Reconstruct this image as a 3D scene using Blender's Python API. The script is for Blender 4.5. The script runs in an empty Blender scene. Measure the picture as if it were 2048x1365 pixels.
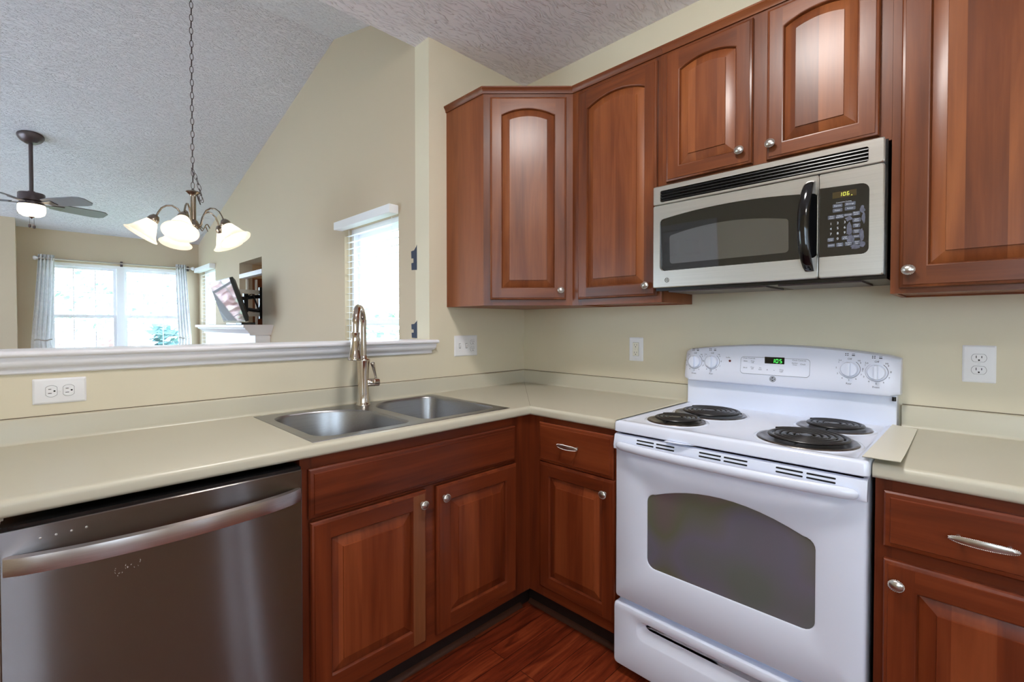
import bpy, bmesh, math, random
from mathutils import Vector, Matrix, Euler
random.seed(7)
PI = math.pi
SC = bpy.context.scene
COL = SC.collection

# ---------------------------------------------------------------- camera
CAM = Vector((-2.1478, -2.0247, 1.2832))
cd = bpy.data.cameras.new('camera')
cam = bpy.data.objects.new('camera', cd)
COL.objects.link(cam)
cam.location = CAM
cam.rotation_euler = (PI / 2 - 0.01595, 0, -0.7817)
cd.sensor_fit = 'HORIZONTAL'
cd.sensor_width = 36.0
cd.lens = 36.0 * 941.74 / 2048
cd.shift_x = 6.93 / 2048
cd.shift_y = -17.14 / 2048
cd.clip_start = 0.02
cd.clip_end = 200
SC.camera = cam

# ---------------------------------------------------------------- sky, exposure
w = bpy.data.worlds.new('overcast_sky')
SC.world = w
w.use_nodes = True
bg = w.node_tree.nodes['Background']
bg.inputs['Color'].default_value = (0.66, 0.83, 1.0, 1)
bg.inputs['Strength'].default_value = 6.8
vs = SC.view_settings
vs.view_transform = 'Standard'
try:
    vs.look = 'None'
except Exception:
    pass
vs.exposure = 0.62
vs.gamma = 1.0
vs.use_curve_mapping = False
try:
    SC.cycles.use_denoising = True
    SC.cycles.max_bounces = 10
    SC.cycles.diffuse_bounces = 6
    SC.cycles.glossy_bounces = 4
    SC.cycles.transparent_max_bounces = 12
    SC.cycles.sample_clamp_indirect = 6.0
    SC.cycles.caustics_reflective = False
    SC.cycles.caustics_refractive = False
except Exception:
    pass
LAMP_KITCHEN = 64.0      # emission of the kitchen ceiling dome
LAMP_FILL = 34.0         # emission of the unseen dome added behind the camera as fill
LAMP_SHADE = 0.35         # chandelier shades
LAMP_FAN = 1.9           # fan light bowl

# ---------------------------------------------------------------- materials
def lin(c):
    return tuple(((x / 255 / 12.92) if x <= 10.3 else ((x / 255 + 0.055) / 1.055) ** 2.4) for x in c)

def newmat(name):
    m = bpy.data.materials.new(name)
    m.use_nodes = True
    nt = m.node_tree
    return m, nt, nt.nodes['Principled BSDF']

def setin(b, **k):
    for n, v in k.items():
        n = n.replace('_', ' ')
        if n in b.inputs:
            b.inputs[n].default_value = v

def flat(name, rgb, rough=0.5, metal=0.0, emit=None, es=0.0, spec=0.5, noise=0.03, nscale=6.0, bump=0.0, bscale=200.0, coat=0.0):
    m, nt, b = newmat(name)
    c = lin(rgb)
    N = nt.nodes
    tc = N.new('ShaderNodeTexCoord')
    if noise > 0:
        no = N.new('ShaderNodeTexNoise')
        no.inputs['Scale'].default_value = nscale
        no.inputs['Detail'].default_value = 4
        nt.links.new(tc.outputs['Object'], no.inputs['Vector'])
        mp = N.new('ShaderNodeMapRange')
        mp.inputs[1].default_value = 0.3
        mp.inputs[2].default_value = 0.7
        mp.inputs[3].default_value = 1 - noise
        mp.inputs[4].default_value = 1 + noise
        nt.links.new(no.outputs['Fac'], mp.inputs[0])
        mx = N.new('ShaderNodeVectorMath')
        mx.operation = 'SCALE'
        mx.inputs[0].default_value = c
        nt.links.new(mp.outputs[0], mx.inputs['Scale'])
        nt.links.new(mx.outputs[0], b.inputs['Base Color'])
    else:
        b.inputs['Base Color'].default_value = (*c, 1)
    setin(b, Roughness=rough, Metallic=metal, Specular_IOR_Level=spec, Coat_Weight=coat)
    if emit:
        b.inputs['Emission Color'].default_value = (*emit, 1)
        b.inputs['Emission Strength'].default_value = es
    if bump > 0:
        bn = N.new('ShaderNodeTexNoise')
        bn.inputs['Scale'].default_value = bscale
        bn.inputs['Detail'].default_value = 3
        nt.links.new(tc.outputs['Object'], bn.inputs['Vector'])
        bp = N.new('ShaderNodeBump')
        bp.inputs['Strength'].default_value = bump
        bp.inputs['Distance'].default_value = 0.002
        nt.links.new(bn.outputs['Fac'], bp.inputs['Height'])
        nt.links.new(bp.outputs['Normal'], b.inputs['Normal'])
    return m

def ramp(nt, stops):
    r = nt.nodes.new('ShaderNodeValToRGB')
    els = r.color_ramp.elements
    els[0].position = stops[0][0]
    els[0].color = (*lin(stops[0][1]), 1)
    els[1].position = stops[-1][0]
    els[1].color = (*lin(stops[-1][1]), 1)
    for p, c in stops[1:-1]:
        e = els.new(p)
        e.color = (*lin(c), 1)
    return r

def wood(name, dark, mid, light, grain='z', stave=0.0, rough=0.36, coat=0.22):
    """cherry: grain runs along the given local axis; stave > 0 gives glued boards of that width"""
    m, nt, b = newmat(name)
    N, L = nt.nodes, nt.links
    tc = N.new('ShaderNodeTexCoord')
    oi = N.new('ShaderNodeObjectInfo')
    off = N.new('ShaderNodeVectorMath')
    off.operation = 'MULTIPLY_ADD'
    cmb = N.new('ShaderNodeCombineXYZ')
    for i in range(3):
        L.new(oi.outputs['Random'], cmb.inputs[i])
    L.new(cmb.outputs[0], off.inputs[0])
    off.inputs[1].default_value = (7.3, 3.1, 5.7)
    L.new(tc.outputs['Object'], off.inputs[2])
    src = off.outputs[0]
    tone = None
    if stave > 0:
        sp = N.new('ShaderNodeSeparateXYZ')
        L.new(tc.outputs['Object'], sp.inputs[0])
        wn0 = N.new('ShaderNodeMath')
        wn0.operation = 'MULTIPLY_ADD'
        L.new(sp.outputs[0 if grain == 'z' else 2], wn0.inputs[0])
        wn0.inputs[1].default_value = 1 / stave
        ad = N.new('ShaderNodeMath')
        ad.operation = 'MULTIPLY'
        L.new(oi.outputs['Random'], ad.inputs[0])
        ad.inputs[1].default_value = 17.0
        L.new(ad.outputs[0], wn0.inputs[2])
        fl = N.new('ShaderNodeMath')
        fl.operation = 'FLOOR'
        L.new(wn0.outputs[0], fl.inputs[0])
        wn = N.new('ShaderNodeTexWhiteNoise')
        wn.noise_dimensions = '1D'
        L.new(fl.outputs[0], wn.inputs['W'])
        tone = wn.outputs['Value']
        o2 = N.new('ShaderNodeVectorMath')
        o2.operation = 'MULTIPLY_ADD'
        L.new(wn.outputs['Color'], o2.inputs[0])
        o2.inputs[1].default_value = (3, 3, 3)
        L.new(src, o2.inputs[2])
        src = o2.outputs[0]
    mp = N.new('ShaderNodeMapping')
    mp.inputs['Scale'].default_value = {'z': (9, 9, 0.9), 'x': (0.9, 9, 9), 'y': (9, 0.9, 9)}[grain]
    L.new(src, mp.inputs['Vector'])
    n1 = N.new('ShaderNodeTexNoise')
    n1.inputs['Scale'].default_value = 1.6
    n1.inputs['Detail'].default_value = 6
    n1.inputs['Distortion'].default_value = 0.7
    L.new(mp.outputs[0], n1.inputs['Vector'])
    mp2 = N.new('ShaderNodeMapping')
    mp2.inputs['Scale'].default_value = {'z': (90, 90, 3), 'x': (3, 90, 90), 'y': (90, 3, 90)}[grain]
    L.new(src, mp2.inputs['Vector'])
    n2 = N.new('ShaderNodeTexNoise')
    n2.inputs['Scale'].default_value = 1.5
    n2.inputs['Detail'].default_value = 3
    L.new(mp2.outputs[0], n2.inputs['Vector'])
    a1 = N.new('ShaderNodeMath')
    a1.operation = 'MULTIPLY_ADD'
    L.new(n2.outputs['Fac'], a1.inputs[0])
    a1.inputs[1].default_value = 0.22
    a1.inputs[2].default_value = -0.11
    a2 = N.new('ShaderNodeMath')
    a2.operation = 'ADD'
    L.new(n1.outputs['Fac'], a2.inputs[0])
    L.new(a1.outputs[0], a2.inputs[1])
    fac = a2.outputs[0]
    a3 = N.new('ShaderNodeMath')
    a3.operation = 'MULTIPLY_ADD'
    if tone is not None:
        L.new(tone, a3.inputs[0])
        a3.inputs[1].default_value = 0.36
    else:
        L.new(oi.outputs['Random'], a3.inputs[0])
        a3.inputs[1].default_value = 0.14
    L.new(fac, a3.inputs[2])
    a4 = N.new('ShaderNodeMath')
    a4.operation = 'SUBTRACT'
    L.new(a3.outputs[0], a4.inputs[0])
    a4.inputs[1].default_value = 0.14
    r = ramp(nt, [(0.12, dark), (0.5, mid), (0.92, light)])
    L.new(a4.outputs[0], r.inputs[0])
    L.new(r.outputs[0], b.inputs['Base Color'])
    setin(b, Roughness=rough, Coat_Weight=coat, Coat_Roughness=0.24, Specular_IOR_Level=0.28)
    bp = N.new('ShaderNodeBump')
    bp.inputs['Strength'].default_value = 0.06
    bp.inputs['Distance'].default_value = 0.001
    L.new(n2.outputs['Fac'], bp.inputs['Height'])
    L.new(bp.outputs['Normal'], b.inputs['Normal'])
    return m

def brushed(name, rgb, rough=0.3, aniso=0.75, rot=0.0):
    m, nt, b = newmat(name)
    N, L = nt.nodes, nt.links
    tc = N.new('ShaderNodeTexCoord')
    mp = N.new('ShaderNodeMapping')
    mp.inputs['Scale'].default_value = (1.2, 60, 260)
    L.new(tc.outputs['Object'], mp.inputs['Vector'])
    n = N.new('ShaderNodeTexNoise')
    n.inputs['Scale'].default_value = 2
    n.inputs['Detail'].default_value = 3
    L.new(mp.outputs[0], n.inputs['Vector'])
    c = lin(rgb)
    r = N.new('ShaderNodeMapRange')
    r.inputs[1].default_value = 0.3
    r.inputs[2].default_value = 0.7
    r.inputs[3].default_value = 0.93
    r.inputs[4].default_value = 1.07
    L.new(n.outputs['Fac'], r.inputs[0])
    s = N.new('ShaderNodeVectorMath')
    s.operation = 'SCALE'
    s.inputs[0].default_value = c
    L.new(r.outputs[0], s.inputs['Scale'])
    L.new(s.outputs[0], b.inputs['Base Color'])
    setin(b, Metallic=1.0, Roughness=rough, Anisotropic=aniso, Anisotropic_Rotation=rot)
    t = N.new('ShaderNodeTangent')
    t.direction_type = 'UV_MAP'
    t.uv_map = 'UVMap'
    L.new(t.outputs[0], b.inputs['Tangent'])
    return m

def plaster(name, rgb, strength=0.5, scale=9.0):
    """ceiling: crow's-foot stamped texture, as bumps only"""
    m, nt, b = newmat(name)
    N, L = nt.nodes, nt.links
    tc = N.new('ShaderNodeTexCoord')
    hs = []
    for k, (sx, sy, ro) in enumerate(((1, 5.5, 0.4), (1, 5.5, 1.4), (1, 5.5, 2.4), (1, 5.5, -0.5))):
        n0 = N.new('ShaderNodeTexNoise')
        n0.inputs['Scale'].default_value = 5
        L.new(tc.outputs['Object'], n0.inputs['Vector'])
        wv = N.new('ShaderNodeVectorMath')
        wv.operation = 'MULTIPLY_ADD'
        L.new(n0.outputs['Color'], wv.inputs[0])
        wv.inputs[1].default_value = (0.12, 0.12, 0)
        L.new(tc.outputs['Object'], wv.inputs[2])
        mp = N.new('ShaderNodeMapping')
        mp.inputs['Rotation'].default_value = (0, 0, ro)
        mp.inputs['Scale'].default_value = (sx, sy, 1)
        mp.inputs['Location'].default_value = (k * 3.7, k * 1.9, 0)
        L.new(wv.outputs[0], mp.inputs['Vector'])
        n = N.new('ShaderNodeTexNoise')
        n.inputs['Scale'].default_value = scale
        n.inputs['Detail'].default_value = 2
        L.new(mp.outputs[0], n.inputs['Vector'])
        r = N.new('ShaderNodeMapRange')
        r.interpolation_type = 'SMOOTHSTEP'
        r.inputs[1].default_value = 0.58
        r.inputs[2].default_value = 0.66
        L.new(n.outputs['Fac'], r.inputs[0])
        hs.append(r.outputs[0])
    acc = hs[0]
    for h in hs[1:]:
        a = N.new('ShaderNodeMath')
        a.operation = 'MAXIMUM'
        L.new(acc, a.inputs[0])
        L.new(h, a.inputs[1])
        acc = a.outputs[0]
    bp = N.new('ShaderNodeBump')
    bp.inputs['Strength'].default_value = strength
    bp.inputs['Distance'].default_value = 0.014
    L.new(acc, bp.inputs['Height'])
    L.new(bp.outputs['Normal'], b.inputs['Normal'])
    b.inputs['Base Color'].default_value = (*lin(rgb), 1)
    setin(b, Roughness=0.75)
    return m

def floorwood(name):
    m, nt, b = newmat(name)
    N, L = nt.nodes, nt.links
    tc = N.new('ShaderNodeTexCoord')
    br = N.new('ShaderNodeTexBrick')
    br.offset = 0.37
    br.inputs['Scale'].default_value = 1.0
    br.inputs['Brick Width'].default_value = 0.9
    br.inputs['Row Height'].default_value = 0.083
    br.inputs['Mortar Size'].default_value = 0.0012
    br.inputs['Color1'].default_value = (0, 0, 0, 1)
    br.inputs['Color2'].default_value = (1, 1, 1, 1)
    br.inputs['Mortar'].default_value = (0.2, 0.2, 0.2, 1)
    L.new(tc.outputs['Object'], br.inputs['Vector'])
    off = N.new('ShaderNodeVectorMath')
    off.operation = 'MULTIPLY_ADD'
    L.new(br.outputs['Color'], off.inputs[0])
    off.inputs[1].default_value = (4, 4, 4)
    L.new(tc.outputs['Object'], off.inputs[2])
    mp = N.new('ShaderNodeMapping')
    mp.inputs['Scale'].default_value = (1.6, 17, 1)
    L.new(off.outputs[0], mp.inputs['Vector'])
    n = N.new('ShaderNodeTexNoise')
    n.inputs['Scale'].default_value = 2.2
    n.inputs['Detail'].default_value = 7
    n.inputs['Distortion'].default_value = 1.6
    L.new(mp.outputs[0], n.inputs['Vector'])
    a = N.new('ShaderNodeMath')
    a.operation = 'MULTIPLY_ADD'
    L.new(br.outputs['Color'], a.inputs[0])
    a.inputs[1].default_value = 0.22
    L.new(n.outputs['Fac'], a.inputs[2])
    r = ramp(nt, [(0.3, (66, 20, 8)), (0.6, (112, 42, 20)), (0.9, (150, 70, 38))])
    L.new(a.outputs[0], r.inputs[0])
    mx = N.new('ShaderNodeMix')
    mx.data_type = 'RGBA'
    L.new(br.outputs['Fac'], mx.inputs[0])
    L.new(r.outputs[0], mx.inputs[6])
    mx.inputs[7].default_value = (*lin((30, 8, 4)), 1)
    L.new(mx.outputs[2], b.inputs['Base Color'])
    setin(b, Roughness=0.33)
    bp = N.new('ShaderNodeBump')
    bp.inputs['Strength'].default_value = 0.15
    bp.inputs['Distance'].default_value = 0.001
    L.new(n.outputs['Fac'], bp.inputs['Height'])
    L.new(bp.outputs['Normal'], b.inputs['Normal'])
    return m

def glass(name, tint=(1, 1, 1), refl=0.08):
    m = bpy.data.materials.new(name)
    m.use_nodes = True
    nt = m.node_tree
    nt.nodes.clear()
    N, L = nt.nodes, nt.links
    o = N.new('ShaderNodeOutputMaterial')
    t = N.new('ShaderNodeBsdfTransparent')
    t.inputs[0].default_value = (*tint, 1)
    g = N.new('ShaderNodeBsdfGlossy')
    g.inputs['Roughness'].default_value = 0.01
    lw = N.new('ShaderNodeLayerWeight')
    pw = N.new('ShaderNodeMath')
    pw.operation = 'POWER'
    pw.inputs[1].default_value = 5
    L.new(lw.outputs['Facing'], pw.inputs[0])
    fr = N.new('ShaderNodeMath')
    fr.operation = 'MULTIPLY_ADD'
    fr.inputs[1].default_value = 0.9
    fr.inputs[2].default_value = 0.04
    L.new(pw.outputs[0], fr.inputs[0])
    mx = N.new('ShaderNodeMixShader')
    L.new(fr.outputs[0], mx.inputs[0])
    L.new(t.outputs[0], mx.inputs[1])
    L.new(g.outputs[0], mx.inputs[2])
    L.new(mx.outputs[0], o.inputs[0])
    return m

def lampglass(name, rgb, es, base=(245, 235, 215)):
    """frosted marbled glass that glows"""
    m, nt, b = newmat(name)
    N, L = nt.nodes, nt.links
    tc = N.new('ShaderNodeTexCoord')
    n = N.new('ShaderNodeTexNoise')
    n.inputs['Scale'].default_value = 14
    n.inputs['Detail'].default_value = 3
    n.inputs['Distortion'].default_value = 2
    L.new(tc.outputs['Object'], n.inputs['Vector'])
    r = N.new('ShaderNodeMapRange')
    r.inputs[1].default_value = 0.35
    r.inputs[2].default_value = 0.65
    r.inputs[3].default_value = es * 0.75
    r.inputs[4].default_value = es * 1.15
    L.new(n.outputs['Fac'], r.inputs[0])
    L.new(r.outputs[0], b.inputs['Emission Strength'])
    b.inputs['Emission Color'].default_value = (*rgb, 1)
    b.inputs['Base Color'].default_value = (*lin(base), 1)
    setin(b, Roughness=0.3)
    return m

UD, UM, UL = (68, 31, 13), (110, 57, 27), (144, 84, 45)
M = {}
M['wood_v'] = wood('cherry_wood_vertical', UD, UM, UL, 'z')
M['wood_h'] = wood('cherry_wood_horizontal', UD, UM, UL, 'x')
M['wood_p'] = wood('cherry_wood_staves', UD, UM, UL, 'z', stave=0.083)
M['wood_side'] = wood('cherry_veneer', (114, 60, 31), (138, 78, 43), (156, 94, 55), 'z', rough=0.4, coat=0.1)
BD, BM, BL = (66, 23, 9), (108, 46, 21), (140, 70, 37)
M['base_v'] = wood('dark_cherry_vertical', BD, BM, BL, 'z')
M['base_h'] = wood('dark_cherry_horizontal', BD, BM, BL, 'x')
M['base_pale'] = wood('worn_pale_cherry', (100, 54, 30), (128, 76, 46), (152, 98, 64), 'z')
M['base_p'] = wood('dark_cherry_staves', BD, BM, BL, 'z', stave=0.075)
M['toe'] = flat('toe_kick_black', (26, 18, 16), 0.5)
M['quarter'] = flat('shoe_moulding_brown', (70, 40, 26), 0.5)
M['wall_tan'] = flat('paint_tan', (214, 204, 174), 0.7, noise=0.02, nscale=2.5, bump=0.12, bscale=120)
M['wall_gable'] = flat('paint_beige', (196, 180, 155), 0.75, noise=0.015, nscale=1.5, bump=0.1, bscale=110)
M['wall_cream'] = flat('paint_cream', (217, 208, 184), 0.65, noise=0.02, nscale=3, bump=0.12, bscale=120)
M['white_trim'] = flat('trim_white', (236, 236, 242), 0.35, noise=0.015)
M['ceil'] = plaster('stamped_plaster', (242, 240, 248), 0.65, 9.0)
M['ceil2'] = plaster('stamped_plaster_vault', (230, 230, 238), 0.7, 30.0)
M['floor'] = floorwood('red_brown_floor_boards')
M['counter'] = flat('cream_laminate', (194, 189, 170), 0.32, noise=0.012, nscale=5)
M['counter_edge'] = flat('laminate_seam', (120, 108, 84), 0.6, noise=0)
M['caulk'] = flat('grimy_caulk', (92, 76, 56), 0.8, noise=0.25, nscale=30)
def fine_brushed(name, rgb, spread=0.95, rough=0.10):
    """steel with fine horizontal brush lines, which draw reflections out vertically"""
    m, nt, b = newmat(name)
    N, L = nt.nodes, nt.links
    tc = N.new('ShaderNodeTexCoord')
    mp = N.new('ShaderNodeMapping')
    mp.inputs['Scale'].default_value = (900, 900, 90000)
    L.new(tc.outputs['Object'], mp.inputs['Vector'])
    n = N.new('ShaderNodeTexWhiteNoise')
    n.noise_dimensions = '3D'
    L.new(mp.outputs[0], n.inputs['Vector'])
    a = N.new('ShaderNodeMath')
    a.operation = 'MULTIPLY_ADD'
    L.new(n.outputs['Value'], a.inputs[0])
    a.inputs[1].default_value = spread
    a.inputs[2].default_value = -0.5 * spread
    c = N.new('ShaderNodeCombineXYZ')
    L.new(a.outputs[0], c.inputs[2])
    g = N.new('ShaderNodeNewGeometry')
    ad = N.new('ShaderNodeVectorMath')
    ad.operation = 'ADD'
    L.new(g.outputs['Normal'], ad.inputs[0])
    L.new(c.outputs[0], ad.inputs[1])
    no = N.new('ShaderNodeVectorMath')
    no.operation = 'NORMALIZE'
    L.new(ad.outputs[0], no.inputs[0])
    L.new(no.outputs[0], b.inputs['Normal'])
    b.inputs['Base Color'].default_value = (*lin(rgb), 1)
    setin(b, Metallic=1.0, Roughness=rough)
    return m
M['steel_dw'] = fine_brushed('brushed_dark_steel', (122, 114, 112))
M['steel_h'] = brushed('brushed_steel_handle', (200, 194, 192), 0.28, 0.5, 0.25)
M['steel_mw'] = brushed('brushed_steel_light', (196, 192, 186), 0.36, 0.6)
M['steel_sink'] = brushed('sink_steel', (158, 158, 160), 0.30, 0.5)
M['chrome'] = flat('polished_nickel', (205, 196, 186), 0.09, 1.0, noise=0)
M['nickel'] = flat('satin_nickel', (200, 196, 190), 0.28, 1.0, noise=0.03, nscale=60)
M['bronze'] = flat('brushed_bronze_nickel', (150, 138, 126), 0.22, 1.0, noise=0.04)
M['fan_metal'] = flat('pewter', (92, 82, 84), 0.35, 0.7, noise=0.03)
M['fan_blade'] = flat('fan_blade_grey', (120, 120, 126), 0.45, 0.0, noise=0.05, nscale=12)
M['enamel'] = flat('white_enamel', (222, 228, 243), 0.16, noise=0.006, coat=0.3)
M['enamel2'] = flat('white_plastic_console', (222, 226, 240), 0.30, noise=0.006)
M['plate'] = flat('white_wall_plate', (232, 232, 234), 0.35, noise=0.01)
M['ivory'] = flat('ivory_receptacle', (232, 228, 214), 0.4, noise=0.01)
M['black'] = flat('black_plastic', (14, 14, 16), 0.25, noise=0)
M['black_gloss'] = flat('black_gloss', (6, 7, 10), 0.07, noise=0, spec=0.6)
M['dark'] = flat('dark_slot', (8, 8, 9), 0.8, noise=0)
M['mwglass'] = flat('tinted_window_glass', (20, 20, 22), 0.03, noise=0, spec=0.9)
M['mwglass2'] = flat('grey_screened_glass', (46, 48, 53), 0.03, noise=0, spec=1.0)
M['mwglass2'].node_tree.nodes['Principled BSDF'].inputs['IOR'].default_value = 1.9
M['coil'] = flat('coil_black', (36, 34, 33), 0.32, noise=0.25, nscale=60)
M['pan'] = flat('burnt_drip_pan', (132, 126, 122), 0.28, 0.95, noise=0.5, nscale=30)
M['ink'] = flat('grey_printing', (70, 72, 80), 0.6, noise=0)
M['ink_white'] = flat('white_printing', (205, 210, 220), 0.6, noise=0)
M['key'] = flat('grey_key', (74, 78, 90), 0.5, noise=0.05)
M['peel'] = flat('peeling_film', (88, 90, 104), 0.3, noise=0.35, nscale=90)
M['led_green'] = flat('green_led', (10, 60, 12), 0.5, noise=0, emit=(0.08, 1.0, 0.12), es=1.2)
M['led_yellow'] = flat('yellow_led', (70, 70, 10), 0.5, noise=0, emit=(0.85, 0.9, 0.12), es=1.0)
M['led_back'] = flat('amber_display', (58, 46, 14), 0.3, noise=0.05)
M['red_lamp'] = flat('dark_red_lamp', (90, 18, 14), 0.3, noise=0)
M['tape'] = flat('blue_painters_tape', (44, 52, 74), 0.7, noise=0.06)
def see_through(name, rgb, amount, es=0.0, ecol=(1, 1, 1)):
    m, nt, b = newmat(name)
    N, L = nt.nodes, nt.links
    out = [n for n in N if n.type == 'OUTPUT_MATERIAL'][0]
    tc = N.new('ShaderNodeTexCoord')
    no = N.new('ShaderNodeTexNoise')
    no.inputs['Scale'].default_value = 16
    no.inputs['Detail'].default_value = 3
    no.inputs['Distortion'].default_value = 1.5
    L.new(tc.outputs['Object'], no.inputs['Vector'])
    mr = N.new('ShaderNodeMapRange')
    mr.inputs[1].default_value = 0.3
    mr.inputs[2].default_value = 0.7
    mr.inputs[3].default_value = 0.85
    mr.inputs[4].default_value = 1.0
    L.new(no.outputs['Fac'], mr.inputs[0])
    sc_ = N.new('ShaderNodeVectorMath')
    sc_.operation = 'SCALE'
    sc_.inputs[0].default_value = lin(rgb)
    L.new(mr.outputs[0], sc_.inputs['Scale'])
    t = N.new('ShaderNodeBsdfTranslucent')
    L.new(sc_.outputs[0], t.inputs[0])
    L.new(sc_.outputs[0], b.inputs['Base Color'])
    setin(b, Roughness=0.4)
    if es:
        b.inputs['Emission Color'].default_value = (*ecol, 1)
        b.inputs['Emission Strength'].default_value = es
    mx = N.new('ShaderNodeMixShader')
    mx.inputs[0].default_value = amount
    L.new(b.outputs[0], mx.inputs[1])
    L.new(t.outputs[0], mx.inputs[2])
    L.new(mx.outputs[0], out.inputs[0])
    return m
M['curtain'] = see_through('grey_white_curtain', (248, 248, 250), 0.35)
M['blind'] = flat('white_blind', (236, 238, 240), 0.5, noise=0.01)
M['vinyl'] = flat('window_vinyl', (242, 244, 250), 0.4, noise=0.01)
M['pane'] = glass('window_glass')
M['shade'] = see_through('alabaster_glass', (253, 247, 236), 0.5, LAMP_SHADE, (1.0, 0.88, 0.72))
M['bulb'] = flat('lit_bulb', (255, 244, 225), 0.4, noise=0, emit=(1.0, 0.93, 0.82), es=24.0)
M['fanbowl'] = lampglass('frosted_bowl_lit', (1.0, 0.84, 0.58), LAMP_FAN)
M['dome'] = lampglass('frosted_dome_lit', (1.0, 0.965, 0.93), LAMP_KITCHEN)
M['fill_dome'] = lampglass('added_fill_dome_lit', (1.0, 0.965, 0.93), LAMP_FILL)
M['stud'] = wood('bare_wood_panel', (104, 56, 34), (134, 78, 48), (160, 104, 68), 'z', stave=0.14, rough=0.6, coat=0)
M['tan_panel'] = flat('tan_panel', (196, 164, 124), 0.6, noise=0.06, nscale=20)
M['tv_screen'] = flat('dark_screen', (8, 9, 11), 0.04, noise=0, spec=1.0)
M['tv_screen'].node_tree.nodes['Principled BSDF'].inputs['IOR'].default_value = 2.0
M['strip'] = flat('cream_gap_strip', (226, 222, 204), 0.4, noise=0.01)
M['door_white'] = flat('white_door_paint', (232, 232, 236), 0.4, noise=0.01)
M['grass'] = flat('lawn', (170, 190, 150), 0.9, noise=0.25, nscale=3)
M['leaf'] = flat('pale_green_leaf', (140, 180, 150), 0.7, noise=0.3, nscale=3)
M['leaf_red'] = flat('rosy_leaf', (212, 186, 186), 0.7, noise=0.3, nscale=3)
M['leaf_dark'] = flat('blue_green_leaf', (84, 120, 120), 0.7, noise=0.3, nscale=3)
M['bark'] = flat('bark', (150, 142, 132), 0.9, noise=0.2)

def oven_glass():
    m, nt, b = newmat('oven_window_glass')
    N, L = nt.nodes, nt.links
    tc = N.new('ShaderNodeTexCoord')
    n = N.new('ShaderNodeTexNoise')
    n.inputs['Scale'].default_value = 3.2
    n.inputs['Detail'].default_value = 1
    L.new(tc.outputs['Object'], n.inputs['Vector'])
    r = ramp(nt, [(0.3, (96, 100, 96)), (0.45, (104, 100, 112)), (0.55, (98, 98, 82)), (0.68, (112, 88, 98))])
    L.new(n.outputs['Fac'], r.inputs[0])
    L.new(r.outputs[0], b.inputs['Base Color'])
    setin(b, Roughness=0.08, Specular_IOR_Level=0.6)
    return m
M['oven_glass'] = oven_glass()

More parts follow.
